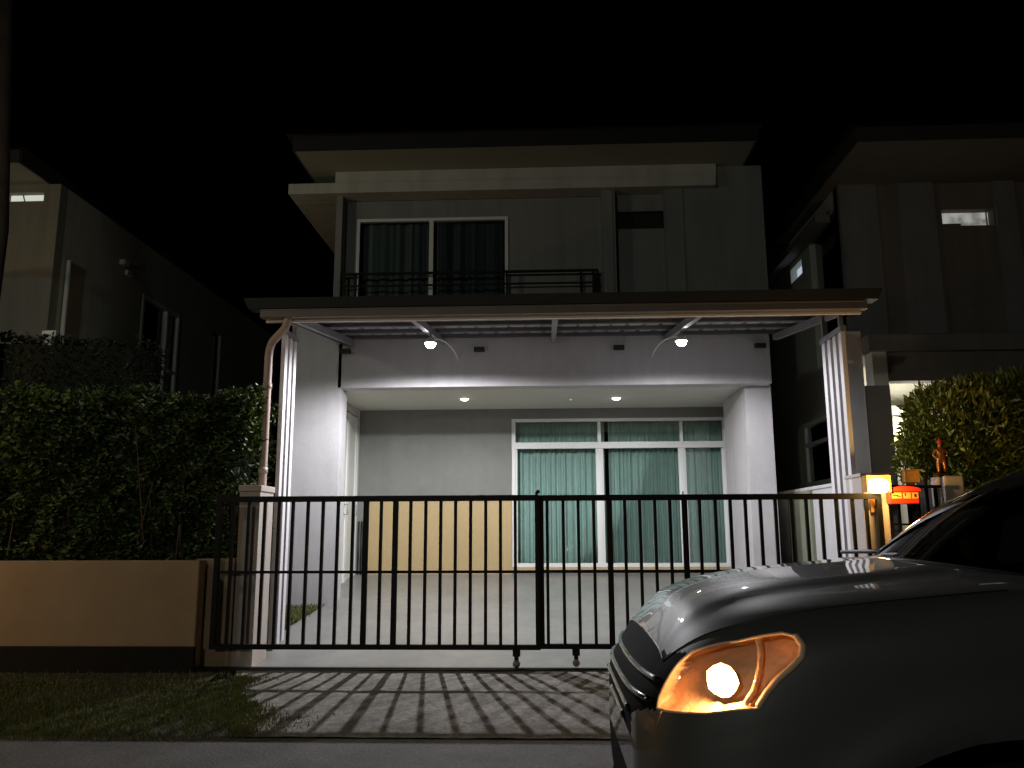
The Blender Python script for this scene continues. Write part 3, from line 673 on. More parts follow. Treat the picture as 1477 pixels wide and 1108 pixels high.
nt.links.new(tcn.outputs['Object'], nz.inputs[0]); nt.links.new(nz.outputs[0], rp.inputs[0]); nt.links.new(rp.outputs[0], nt.nodes['Principled BSDF'].inputs['Emission Color'])
slw = f.build('lit_slot_window', em, NR)
f = MB(); f.box(a.x, a.x + (c.x - a.x) * .42, RYW + .10, RYW + .12, a.z, a.z + .07); f.box(c.x - .06, c.x - .045, RYW + .09, RYW + .11, a.z, c.z); f.build('curtain_edge', M['steel'], slw)
# side wall with dark window and small lit window
q1, q2 = atx(1166, 340, rX).y, atx(1211, 340, rX).y; qa, qb = sorted((q1, q2)); qzt = atx(1211, 285, rX).z; qzb = qzt - 2.3
l1, l2 = atx(1140, 390, rX).y, atx(1157, 390, rX).y; la, lb = sorted((l1, l2)); lzt, lzb = atx(1157, 372, rX).z, atx(1157, 394, rX).z
v1, v2 = atx(1162, 650, rX).y, atx(1200, 650, rX).y; va, vb = sorted((v1, v2)); vzt, vzb = atx(1180, 604, rX).z, atx(1180, 700, rX).z
b = MB()
wall_x(b, rX, rX + .2, RYW + .2, 24, qzb - .2, rez, [(qa, qb, qzb, qzt), (la, lb, lzb, lzt)]) if qb < la else None
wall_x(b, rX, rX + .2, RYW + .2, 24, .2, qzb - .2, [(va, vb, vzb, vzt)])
b.build('side_wall', mat('side_render_brightened', (.58, .60, .52), .85, var=.15, scale=1), NR)  # wall colour raised to stand in for ambient light in the gap
f = MB(); f.box(rX + .1, rX + .12, qa, qb, qzb, qzt); f.build('dark_window', M['gloss'], NR)
f = MB(); f.box(rX + .12, rX + .14, la, lb, lzb, lzt); f.build('lit_window', emit('blue_lit_window_glow', (.62, .70, .84), .6), NR)
f = MB()
for (a_, c_) in ((va, va + .07), (vb - .07, vb)): f.box(rX - .015, rX + .08, a_, c_, vzb, vzt)
for (a_, c_) in ((vzb, vzb + .07), (vzt - .07, vzt), (vzb + (vzt - vzb) * .62, vzb + (vzt - vzb) * .62 + .06)): f.box(rX - .013, rX + .078, va + .07, vb - .07, a_, c_)
swo = f.build('side_window', M['frame'], NR)
f = MB(); f.box(rX + .04, rX + .046, va, vb, vzb, vzt); f.build('pane', M['pane'], swo)
f = MB(); f.box(rX + .06, rX + .065, vb - .32 * (vb - va), vb - .1, vzb, vzt); f.build('blind', emit('blind_glow', (.55, .65, .66), .32), swo)  # strip emits by itself to imitate a lit curtain edge
f = MB(); f.box(rX + .5, rX + .52, va - .3, vb + .3, vzb - .2, vzt + .2); f.build('room_backing', M['room'], NR)
b = MB(); b.box(rc.x, 14.3, reY, 24.5, rez, rez + .03); b.build('soffit', mat('brown_soffit', (.17, .165, .155), .8, var=.1), NR)
b = MB(); b.box(rc.x - .02, 14.3, reY - .03, reY, rez, rez + .2); b.box(rc.x - .03, rc.x, reY, 24.5, rez - .002, rez + .2); b.build('fascia', mat('grey_fascia', (.03, .028, .027), .6), NR)
b = MB(); xr = rc.x - .1; b.add([(xr, reY - .1, rez + .2), (14.4, reY - .1, rez + .2), (14.4, 24.6, rez + .2), (xr, 24.6, rez + .2), (xr + 3.5, reY + 3.5, rez + 1.6), (11, reY + 3.5, rez + 1.6), (11, 21, rez + 1.6), (xr + 3.5, 21, rez + 1.6)], [(0, 1, 5, 4), (1, 2, 6, 5), (2, 3, 7, 6), (3, 0, 4, 7), (4, 5, 6, 7)]); b.build('roof', M['rooft'], NR)
# ledge under the side eave
b = MB(); lz = atx(1163, 300, rX).z if False else rez - .55; b.box(rX - .22, rX, RYW + .4, 23, rez - .42, rez - .30); b.build('side_ledge', rg, NR)
# canopy band, columns, porch
YCB = 10.6; b = MB(); x0 = pX(1252, 490, YCB); b.box(x0, 13, YCB, RYW, pZ(1350, 505, YCB), pZ(1350, 481, YCB)); b.build('canopy_band', rm_, NR, bevel=.008)
b = MB(); b.box(pX(1282, 530, YCB + .1), 13, YCB + .1, YCB + .3, pZ(1350, 549, YCB + .1), pZ(1350, 505, YCB + .1)); b.build('porch_beam', rm_, NR)
b = MB(); b.box(pX(1259, 530, YCB + .05), pX(1280, 530, YCB + .05), YCB + .05, YCB + .3, pZ(1270, 558, YCB + .05), pZ(1270, 506, YCB + .05)); b.build('beam_end', mat('pale_end', (.6, .6, .55), .8, var=.1), NR)
yc = 10.0
b = MB(); b.box(pX(1280, 590, RYW), 13, RYW + .3, RYW + .45, pZ(1300, 598, RYW + .3), pZ(1300, 585, RYW + .3)); b.build('inner_beam', rm_, NR)
b = MB(); b.box(pX(1251, 600, yc), pX(1287, 600, yc), yc, yc + .45, .2, pZ(1270, 556, yc)); b.build('porch_column', mat('mauve_render', (.33, .28, .30), .85, var=.1), NR)
b = MB(); b.box(pX(1223, 600, 9.9), pX(1251, 600, 9.9) - .003, 9.9, 10.2, .2, pZ(1240, 478, 9.9)); b.build('side_column', M['lilac'], NR)
pw = 12.4
b = MB(); b.box(pX(1250, 600, RYW), 13, RYW + .7, RYW + .85, .2, zrb); b.build('porch_wall', mat('porch_cream', (.72, .72, .64), .8, var=.1), NR)
p = at(1292, 632, RYW + .6); f = MB(); f.box(p.x - .13, p.x + .13, RYW + .6, RYW + .69, p.z - .05, p.z + .06)
wl = thing('wall_lamp', 'glowing yellow wall lamp on the neighbouring porch beside the shrub', 'lamp', p)
f.build('glass_shade', emit('yellow_lamp_glow', (1, .85, .3), 1.6), wl, bevel=.01)
f = MB(); f.box(p.x - .05, p.x + .05, RYW + .691, RYW + .7, p.z - .08, p.z + .09); f.build('back_plate', M['frame'], wl)
light('porch_lamp', 'POINT', p + Vector((.1, -.5, .3)), 55, (1, .92, .75), wl, shadow_soft_size=.08)
BWL = thing('boundary_wall', 'pale boundary wall running back behind the right gate leaf', 'wall', (3.42, 10, Z0))
b = MB(); b.box(3.40, 3.52, 8.52, 13.2, .1, 2.0); b.build('wall_panel', M['lilac'], BWL)
b = MB(); b.box(3.385, 3.535, 8.5, 13.22, 2.001, 2.04); b.build('coping', M['lilac'], BWL)
b = MB(); b.box(3.36, 3.399, 10.75, 11.75, .1, 2.0); b.build('stained_pier', mat('greenish_render', (.22, .24, .17), .85, var=.15), BWL)
# ------------------------------------------------------------------ lantern pillar, mailbox, fence, shrub, statue
YL_ = 8.08; lx0_, lx1_ = pX(1246, 740, YL_), pX(1283, 740, YL_)
LP = thing('lantern_pillar', 'rendered gate pillar lit orange beside the red mailbox', 'pillar', ((lx0_ + lx1_) / 2, 8.25, Z0))
zt = pZ(1262, 684, YL_)
b = MB(); b.box(lx0_, lx1_, YL_, YL_ + .42, 0, zt - .02); b.build('shaft', M['pillar'], LP, bevel=.008)
b = MB(); b.box(lx0_ - .01, lx1_ + .01, YL_ - .01, YL_ + .43, zt - .02, zt + .01); b.build('cap', M['pillar'], LP)
p = at(1267, 701, YL_ - .11)
LN = thing('gate_lantern', 'glowing warm lantern fixed on the pillar beside the red mailbox', 'lamp', p)
b = MB(); b.lathe(p, [(.0, -.07), (.06, -.066), (.092, -.03), (.095, .02), (.075, .058), (0, .066)], 24); b.build('glass_shade', emit('lantern_glow', (1, .62, .2), 22), LN, smooth=True)
b = MB(); b.box(p.x - .112, p.x - .1, YL_ - .13, YL_ - .001, p.z - .06, p.z + .1); b.box(p.x + .1, p.x + .112, YL_ - .13, YL_ - .001, p.z - .06, p.z + .1); b.box(p.x - .1, p.x + .1, YL_ - .13, YL_ - .001, p.z + .085, p.z + .1); b.build('bracket', M['wood'], LN)
light('lantern_lamp', 'POINT', p + Vector((0, -.1, -.0)), 55, (1, .56, .16), LN, shadow_soft_size=.05)
p2 = at(1263, 729, YL_ - .02); b = MB(); b.box(p2.x - .045, p2.x + .045, YL_ - .03, YL_ - .001, p2.z - .07, p2.z + .06); bb = b.build('doorbell', M['cam_y'], bevel=.006)
tag(bb, 'small square doorbell box under the glowing lantern', 'doorbell')
b = MB(); b.lathe((p2.x, YL_ - .031, p2.z - .01), [(0, -.01), (.015, -.008), (.018, 0)], 14, 'y'); bb2 = b.build('button', M['plastic'], bb)
# mailbox
YM = 8.0; m0, m1_ = at(1284, 727, YM), at(1325, 702, YM)
MBX = thing('mailbox', 'red metal mailbox with rounded lid hung on the fence', 'mailbox', ((m0.x + m1_.x) / 2, YM + .05, m0.z))
b = MB(); b.box(m0.x, m1_.x, YM, YM + .12, m0.z, m1_.z - .03); b.build('body', M['red'], MBX, bevel=.008)
poly = []
for k in range(13):
    t = k / 12; x = m0.x - .012 + (m1_.x - m0.x + .024) * t; poly.append((x, YM - .02, m1_.z - .03 + .03 * math.sin(math.pi * t) ** .5 + .004))
poly = [(m0.x - .012, YM - .02, m1_.z - .045)] + poly + [(m1_.x + .012, YM - .02, m1_.z - .045)]
b = MB(); b.prism(poly, (0, .15, 0)); b.build('lid', M['red'], MBX)
b = MB(); w = m1_.x - m0.x
b.box(m0.x + .02, m0.x + w * .40, YM - .006, YM, m0.z + .05, m1_.z - .055); b.box(m0.x + w * .46, m0.x + w * .70, YM - .006, YM, m0.z + .05, m1_.z - .055); b.box(m0.x + w * .76, m1_.x - .012, YM - .006, YM, m0.z + .05, m1_.z - .055)
pl = b.build('emblem_plate', M['cam_y'], MBX)
b = MB(); zz = m0.z + .075
b.box(m0.x + .03, m0.x + .07, YM - .009, YM - .006, zz, zz + .008); b.box(m0.x + .07, m0.x + .078, YM - .009, YM - .006, zz - .01, zz + .008); b.box(m0.x + .085, m0.x + .1, YM - .009, YM - .006, zz - .008, zz); b.box(m1_.x - .05, m1_.x - .035, YM - .009, YM - .006, zz - .01, zz + .02); b.box(m0.x + w * .5, m0.x + w * .53, YM - .009, YM - .006, zz, zz + .03)
b.build('markings', M['plastic'], pl)
# fence between pillars
YN = 8.2; FN = thing('barred_fence', 'short black barred fence between the lantern pillar and statue pillar', 'fence', (at(1310, 760, YN).x, YN, Z0))
b = MB(); x0, x1 = pX(1284, 720, YN), pX(1358, 720, YN); zt = pZ(1300, 700, YN)
for (za, zb2) in ((zt - .03, zt), (.3, .34), (pZ(1300, 758, YN), pZ(1300, 755, YN))): b = MB(); b.box(x0, x1, YN - .018, YN + .018, za, zb2); b.build('rail', M['black'], FN)
for px in (1297, 1312, 1326, 1339, 1352):
    x = pX(px, 740, YN); b = MB(); ht = pZ(px, 685, YN) if px == 1339 else zt - .03; b.box(x - .012, x + .012, YN - .014, YN + .014, .34, ht); b.build('bar', M['black'], FN)
YW = 8.75; WP = thing('white_slat_screen', 'white upright slat screen behind the short black fence', 'screen', (at(1330, 760, YW).x, YW, Z0))
for k, px in enumerate(range(1329, 1362, 8)):
    b = MB(); x = pX(px, 740, YW); b.box(x - .025, x + .025, YW, YW + .02, .3, pZ(px, 694, YW)); b.build('slat', M['fin'], WP)
# orange board box
YO = 8.3; p = at(1316, 687, YO); OB = thing('orange_box', 'small orange box standing on a post behind the red mailbox', 'box', (p.x, YO, p.z - .06))
b = MB(); b.box(p.x - .075, p.x + .075, YO, YO + .1, p.z - .06, p.z + .055); b.build('box_body', M['wood'], OB, bevel=.006)
b = MB(); b.box(p.x - .085, p.x + .085, YO - .01, YO + .11, p.z + .056, p.z + .066); b.build('lid', M['wood'], OB)
b = MB(); b.box(p.x - .03, p.x + .03, YO + .03, YO + .09, .3, p.z - .061); b.build('post', M['bark'], OB)
# statue pillar + statue
YS = 8.3; s0_, s1_ = pX(1364, 720, YS), pX(1394, 720, YS); szt = pZ(1378, 686, YS)
SP = thing('statue_pillar', 'short warm-lit pillar below the bronze figurine', 'pillar', ((s0_ + s1_) / 2, YS + .15, Z0))
b = MB(); b.box(s0_, s1_, YS, YS + .3, 0, szt); b.build('shaft', M['pillar'], SP, bevel=.02)
b = MB(); xx = s0_; b.lathe((xx, YS + .12, szt - .05), [(0, .05), (.03, .035), (.04, -.01), (.03, -.07), (0, -.09)], 16); b.build('rounded_end', M['pillar'], SP, smooth=True)
sc = Vector(((s0_ + s1_) / 2 - .05, YS + .12, szt))
ST = thing('figurine', 'small bronze standing figurine with a red pointed headdress', 'statue', sc)
b = MB(); b.lathe(sc, [(0, .001), (.09, .001), (.085, .02), (.06, .03), (0, .031)], 20); b.build('base', mat('dark_bronze', (.08, .03, .015), .4, metal=.4), ST, smooth=True)
def skin(name, pts, edges, rad, m, parent, root=0):
    o0 = ORG.get(parent.name, Vector()); me = bpy.data.meshes.new(name); me.from_pydata([tuple(Vector(p) - o0) for p in pts], edges, []); o = bpy.data.objects.new(name, me); col.objects.link(o); o.parent = parent; me.materials.append(m); ORG[o.name] = o0
    sk = o.modifiers.new('skin', 'SKIN'); sk.use_smooth_shade = True
    for i, vv in enumerate(me.skin_vertices[0].data): vv.radius = (rad[i], rad[i]); vv.use_root = (i == root)
    ss = o.modifiers.new('sub', 'SUBSURF'); ss.levels = 1; ss.render_levels = 2
    return o
hh = pZ(1370, 632, YS) - szt   # figure height
q = lambda x, z, y=0: sc + Vector((x * hh, y * hh, .03 + z * (hh - .03)))
skin('figure', [q(0, .45), q(0, .58), q(0, .68), q(0, .76), q(0, .84), q(-.07, .40), q(-.09, .2), q(-.08, .02), q(.07, .40), q(.08, .2), q(.09, .02), q(-.13, .68), q(-.2, .54), q(-.15, .42, -.1), q(.13, .68), q(.19, .55), q(.1, .5, -.12), q(0, .9)],
     [(0, 1), (1, 2), (2, 3), (3, 4), (0, 5), (5, 6), (6, 7), (0, 8), (8, 9), (9, 10), (2, 11), (11, 12), (12, 13), (2, 14), (14, 15), (15, 16), (4, 17)],
     [r * hh for r in (.1, .085, .11, .045, .065, .07, .05, .04, .07, .05, .04, .05, .035, .03, .05, .035, .03, .05)], M['brass'], ST)
b = MB(); b.lathe(q(0, .88), [(.065 * hh, 0), (.07 * hh, .04 * hh), (.045 * hh, .09 * hh), (.015 * hh, .15 * hh), (0, .17 * hh)], 16); b.build('headdress', M['red'], ST, smooth=True)
# shrub right
YT = 9.3; SH = thing('bushy_shrub', 'big bushy shrub glowing yellow green beside the lantern pillar', 'shrub', (pX(1400, 700, YT), YT, Z0))
cs = []
for (px, py, r) in ((1400, 625, .62), (1350, 600, .34), (1335, 640, .28), (1320, 672, .2), (1440, 600, .42), (1470, 640, .6), (1420, 680, .5), (1375, 670, .38), (1500, 600, .5), (1315, 650, .14), (1410, 575, .25), (1460, 565, .22)):
    cs.append((at(px, py, YT + .1), r))
def spos():
    c, r = random.choices(cs, weights=[x[1] ** 2 for x in cs])[0]
    n = Vector((random.gauss(0, 1), random.gauss(0, 1), random.gauss(0, 1))).normalized()
    return c + n * r * (1 - abs(random.gauss(0, .13))) * random.uniform(.9, 1.04), n
b = MB()
for i in range(26000):
    p, n = spos(); L = random.uniform(.06, .14)
    d = (Vector((random.gauss(-.15, .35), random.gauss(-.2, .35), random.uniform(-.5, 1.0))) + n * .35).normalized()
    s = d.cross(Vector((random.uniform(-1, 1), random.uniform(-1, 1), random.uniform(-1, 1)))).normalized() * L * .13
    b.add([p, p + d * L * .5 + s, p + d * L, p + d * L * .5 - s], [(0, 1, 2, 3)])
b.build('crown', M['leafr'], SH, recalc=False)
b = MB(); x = SH.location.x
b.tube([(x, YT, .2), (x + .03, YT, .8), (x - .05, YT, 1.5)], [.06, .05, .03], 10)
for (c, r) in cs: b.tube([(x + .02, YT, .7), (Vector((x, YT, 1.2)) + c) * .5, c], [.03, .02, .008], 6)
b.build('trunk', M['bark'], SH, smooth=True)
# ------------------------------------------------------------------ CAR
XN = .27; YC = 3.42
ST_ = [
 (0.00, [(.35,.50),(.48,.56),(.53,.68),(.50,.80),(.44,.87),(.34,.90),(.2,.915),(0,.92)]),
 (0.05, [(.60,.36),(.68,.50),(.70,.68),(.68,.84),(.61,.95),(.46,1.00),(.25,1.02),(0,1.025)]),
 (0.12, [(.70,.32),(.77,.50),(.785,.70),(.77,.89),(.70,1.03),(.53,1.09),(.28,1.11),(0,1.115)]),
 (0.22, [(.76,.30),(.83,.50),(.845,.72),(.83,.94),(.765,1.09),(.60,1.17),(.31,1.20),(0,1.21)]),
 (0.35, [(.80,.30),(.87,.50),(.885,.75),(.875,.98),(.82,1.135),(.66,1.22),(.34,1.255),(0,1.268)]),
 (0.55, [(.82,.30),(.89,.50),(.91,.78),(.905,1.02),(.86,1.18),(.70,1.262),(.36,1.296),(0,1.308)]),
 (0.90, [(.83,.30),(.90,.50),(.925,.80),(.922,1.06),(.885,1.23),(.74,1.30),(.38,1.33),(0,1.342)]),
 (1.25, [(.83,.30),(.90,.50),(.925,.80),(.924,1.08),(.892,1.265),(.76,1.325),(.39,1.36),(0,1.372)]),
 (1.60, [(.83,.30),(.90,.50),(.922,.80),(.922,1.09),(.895,1.29),(.80,1.325),(.4,1.34),(0,1.35)]),
 (2.60, [(.83,.30),(.90,.50),(.922,.80),(.922,1.10),(.90,1.31),(.82,1.34),(.4,1.34),(0,1.34)]),
 (3.80, [(.83,.32),(.90,.50),(.92,.80),(.92,1.10),(.895,1.32),(.80,1.36),(.4,1.36),(0,1.36)]),
 (4.45, [(.78,.36),(.85,.50),(.875,.80),(.87,1.10),(.84,1.30),(.74,1.34),(.4,1.35),(0,1.35)]),
 (4.62, [(.60,.45),(.72,.55),(.74,.80),(.73,1.0),(.68,1.15),(.55,1.2),(.3,1.22),(0,1.22)]),
]
def cr(p0, p1, p2, p3, t0, t1, t2, t3, t):
    # non-uniform Catmull-Rom (Hermite) on scalars
    m1 = ((p2 - p0) / (t2 - t0)) if t2 != t0 else 0; m2 = ((p3 - p1) / (t3 - t1)) if t3 != t1 else 0
    h = t2 - t1; u = (t - t1) / h
    return (2*u**3 - 3*u*u + 1) * p1 + (u**3 - 2*u*u + u) * h * m1 + (-2*u**3 + 3*u*u) * p2 + (u**3 - u*u) * h * m2
def interp(ts, ps, t):
    i = 0
    while i < len(ts) - 2 and t > ts[i + 1]: i += 1
    a = max(i - 1, 0); d = min(i + 2, len(ts) - 1)
    return cr(ps[a], ps[i], ps[i + 1], ps[d], ts[a], ts[i], ts[i + 1], ts[d], t)
SS = [x[0] for x in ST_]
# use sqrt-like parametrisation near nose so the front rounds off
ss = []; s = 0.0
k = 0
while s < 1.75: ss.append(s); k += 1; s = (k * .0125) ** 2 * 4 if (k * .0125) ** 2 * 4 < .03 else ss[-1] + .012
while s < 4.62: ss.append(s); s += .05
ss.append(4.62)
NRr = 76
vpar = [7 * j / NRr for j in range(NRr + 1)]
ring_t = list(range(8))
def body_pt(s, v):
    # param of station: use power so tangent is vertical at the nose
    sy = [interp(ring_t, [p[0] for p in st[1]], v) for st in ST_]; sz = [interp(ring_t, [p[1] for p in st[1]], v) for st in ST_]
    f_ = lambda x: math.sqrt(max(x, 0) + .0) if x < .0 else x ** .5
    T = [f_(x) for x in SS]; t = f_(s)
    return interp(T, sy, t), interp(T, sz, t)
GV = []      # half-grid (positive lateral = near side)
cache = {}
sy_all = [[(interp(ring_t, [p[0] for p in st[1]], v), interp(ring_t, [p[1] for p in st[1]], v)) for v in vpar] for st in ST_]
T = [x ** .5 for x in SS]
for s in ss:
    row = []
    for j in range(NRr + 1):
        y = interp(T, [sy_all[k][j][0] for k in range(len(ST_))], s ** .5); z = interp(T, [sy_all[k][j][1] for k in range(len(ST_))], s ** .5)
        if .08 < s < 1.25: z += .020 * min(1, (s - .08) / .15) * min(1, (1.25 - s) / .2) / (1 + math.exp((y - .50) / .018)) * (1 if z > .95 else 0)
        if y > .7 and z < 1.2:
            for ac in (1.07, 3.75):
                rr = math.hypot((s - ac) / .60, (z - .41) / .50)
                if .9 < rr < 1.6: y += .022 * math.exp(-((rr - 1.08) / .14) ** 2)
            if s > .65: y += .010 * min(1, (s - .65) / .3) / (1 + math.exp(-(z - (1.07 + .03 * s)) / .012)) * (1 - min(1, max(0, (z - 1.12) / .08)))
        row.append((s, max(y, 0), z))
    GV.append(row)
nS = len(ss)
CAR = thing('parked_car', 'dark grey parked car with an amber lit headlight', 'car', (XN + 2.3, YC, 0))
def wp(q, side): return Vector((XN + q[0], YC - side * q[1], q[2]))
# raycast near side surface to place the headlight outline
vs = [wp(q, 1) for r in GV for q in r]; fs = []
for i in range(nS - 1):
    for j in range(NRr): a = i * (NRr + 1) + j; fs.append((a, a + 1, a + NRr + 2, a + NRr + 1))
bvh = BVHTree.FromPolygons(vs, fs)
def hit(px, py):
    h = bvh.ray_cast(CAM, ray(px, py))
    return h[0]
HLp = [(948, 1022), (951, 1005), (962, 982), (978, 958), (998, 941), (1030, 931), (1065, 925), (1100, 917), (1128, 913), (1148, 918), (1158, 932), (1156, 948), (1143, 962), (1122, 980), (1107, 998), (1098, 1012), (1092, 1022), (1060, 1024), (1020, 1029), (985, 1028), (962, 1026)]
hl = [hit(*p) for p in HLp]
# work in (s,z)-like chart: use image-free chart (arc coordinate along surface = X - 0.9*(Y-YC) , z)
def chart(s, y, z): return (s - .75 * y, z)   # y = lateral magnitude
hlc = [chart(h.x - XN, YC - h.y, h.z) for h in hl]
GRp = [(850, 880), (912, 895), (927, 906), (945, 933), (966, 943), (1000, 939), (978, 958), (962, 982), (951, 1005), (947, 1023), (907, 1026), (870, 1018), (850, 1000)]
def near_px(s, y, z): return proj((XN + s, YC - y, z))
def inside(p, poly):
    x, y = p; c = False; n = len(poly)
    for i in range(n):
        x1, y1 = poly[i]; x2, y2 = poly[(i + 1) % n]
        if (y1 > y) != (y2 > y) and x < (x2 - x1) * (y - y1) / (y2 - y1) + x1: c = not c
    return c
# dense hood/upper vertices should not be confused with side ones: limit ring index
def face_region(i, j):
    q = [GV[i][j], GV[i + 1][j], GV[i][j + 1], GV[i + 1][j + 1]]; s = sum(x[0] for x in q) / 4; y = sum(x[1] for x in q) / 4; z = sum(x[2] for x in q) / 4
    if s < 1.0 and y > .3 and z < 1.4 and inside(near_px(s, y, z), HLp): return 'lens'
    for ac in (1.07, 3.75):
        if y > .6 and ((s - ac) / .60) ** 2 + ((z - .41) / .50) ** 2 < 1 and z < 1: return 'arch'
    if s < .45 and z > .60 and (inside(near_px(s, y, z), GRp) or (s < .2 and y < .5 and .8 < z < 1.0)): return 'grille'
    if z < .80 and s < .5: return 'bumper'
    if .10 <= s < 1.13 and vpar[j] > 4.62: return 'hood'
    if s > 1.18 and vpar[j] > 5.4 and s < 4.3: return 'deck'
    return 'body'
reg = {}
for i in range(nS - 1):
    for j in range(NRr): reg.setdefault(face_region(i, j), []).append((i, j))
# snap boundary verts of arch region to ellipse
def snap_arch(q):
    s, y, z = q
    for ac in (1.07, 3.75):
        dx, dz = (s - ac) / .60, (z - .41) / .50; r = math.hypot(dx, dz)
        if .9 < r < 1.12 and y > .6: return (ac + dx / r * .60, y, .41 + dz / r * .50)
    return q
def nearest(p, poly):
    best = None
    n = len(poly)
    for i in range(n):
        a = Vector(poly[i]); b_ = Vector(poly[(i + 1) % n]); d = b_ - a; t = max(0, min(1, (Vector(p) - a).dot(d) / max(d.dot(d), 1e-9))); c = a + d * t; e = (Vector(p) - c).length
        if best is None or e < best[0]: best = (e, c)
    return best
# boundary verts of lens
def vset(r):
    S = {}
    for (i, j) in reg.get(r, []):
        for q in ((i, j), (i + 1, j), (i, j + 1), (i + 1, j + 1)): S[q] = S.get(q, 0) + 1
    return S
LS = vset('lens'); AS = vset('arch'); bndL = {q for q, c in LS.items() if c < 4}; bndA = {q for q, c in AS.items() if c < 4}
for (i, j) in bndL:
    s, y, z = GV[i][j]; e, c = nearest(near_px(s, y, z), HLp); h_ = hit(c.x, c.y)
    if h_ is not None and e < 12: GV[i][j] = (h_.x - XN, YC - h_.y, h_.z)
for (i, j) in bndA: GV[i][j] = snap_arch(GV[i][j])
def patch(name, r, m, parent, off=0, both=True, side=None, shift=0, smooth=True, extra=None):
    b = MB()
    if extra: b.add(*extra)
    for sd in ((1, -1) if both else (side,)):
        idx = {}; v = []; f = []
        for (i, j) in reg.get(r, []):
            qd = []
            for q in ((i, j), (i + 1, j), (i + 1, j + 1), (i, j + 1)):
                if q not in idx:
                    idx[q] = len(v); g_ = GV[q[0]][q[1]]; P = wp(g_, sd)
                    if shift:
                        b0 = q in bndL; k_ = 0 if b0 else shift; P = P + Vector((.5, sd * .85, 0)).normalized() * k_
                    v.append(P)
                qd.append(idx[q])
            f.append(tuple(qd) if sd == 1 else tuple(reversed(qd)))
        b.add(v, f)
    if r == 'grille' or r == 'bumper' or r == 'body': pass
    o = b.build(name, m, parent, smooth=smooth, recalc=False)
    bm = bmesh.new(); bm.from_mesh(o.data); bmesh.ops.remove_doubles(bm, verts=bm.verts, dist=.0004); bmesh.ops.recalc_face_normals(bm, faces=bm.faces); bm.to_mesh(o.data); bm.free()
    if off: md = o.modifiers.new('d', 'DISPLACE'); md.strength = off; md.mid_level = 0
    return o
patch('body', 'body', M['paint'], CAR); patch('hood', 'hood', M['paint'], CAR); patch('cabin_deck', 'deck', M['plastic'], CAR)
gr = patch('grille', 'grille', M['grillem'], CAR)
# front cap (nose plane)
for nm_, mm_, par_, lo_, hi_ in (('nose_panel', M['grillem'], gr, .80, 9), ('bumper_face', M['paint'], CAR, .66, .80), ('lower_intake', M['grillem'], CAR, -1, .66)):
    b = MB(); v = []; f = []; q0_ = GV[0]
    for j in range(NRr + 1): v += [wp(q0_[j], 1), wp(q0_[j], -1)]
    for j in range(NRr):
        if lo_ <= (q0_[j][2] + q0_[j + 1][2]) / 2 < hi_ and q0_[j][1] > .001: f.append((2 * j, 2 * j + 1, 2 * j + 3, 2 * j + 2))
    if nm_ == 'bumper_face': patch('front_bumper', 'bumper', M['paint'], CAR, extra=(v, f))
    else: b.add(v, f); b.build(nm_, mm_, par_, recalc=False)
for zz in (.83, .89, .95, 1.01):
    half = []
    for t in range(0, 15):
        y = t / 14 * .64
        h = bvh.ray_cast(Vector((-1, YC - y - .0005, zz)), Vector((1, 0, 0)))
        x = h[0].x if (h[0] is not None and h[0].x < XN + .3) else (XN if y < .45 else None)
        if x is None: break
        if y > .3 and not inside(proj((x, YC - y, zz)), GRp): break
        half.append((x - .003, y))
    pts = [(x, YC + y, zz) for (x, y) in reversed(half[1:])] + [(x, YC - y, zz) for (x, y) in half]
    if len(pts) > 3:
        b = MB(); b.tube(pts, .011, 8); b.build('grille_bar', M['gloss'], gr, smooth=True)
# shut line round the hood
def seam(fn, name, r=.0035):
    for sd in (1, -1):
        pts = [wp(q, sd) for q in fn]; b = MB(); b.tube(pts, r, 6); b.build(name, M['plastic'], CAR, smooth=True)
jh = min(j for j in range(NRr) if vpar[j] > 4.62)
i0 = min(i for i in range(nS) if ss[i] >= .10); i1 = max(i for i in range(nS) if ss[i] < 1.13)
seam([GV[i][jh] for i in range(i0, i1)], 'hood_seam')
seam([GV[i0][j] for j in range(jh, NRr + 1)], 'hood_seam')
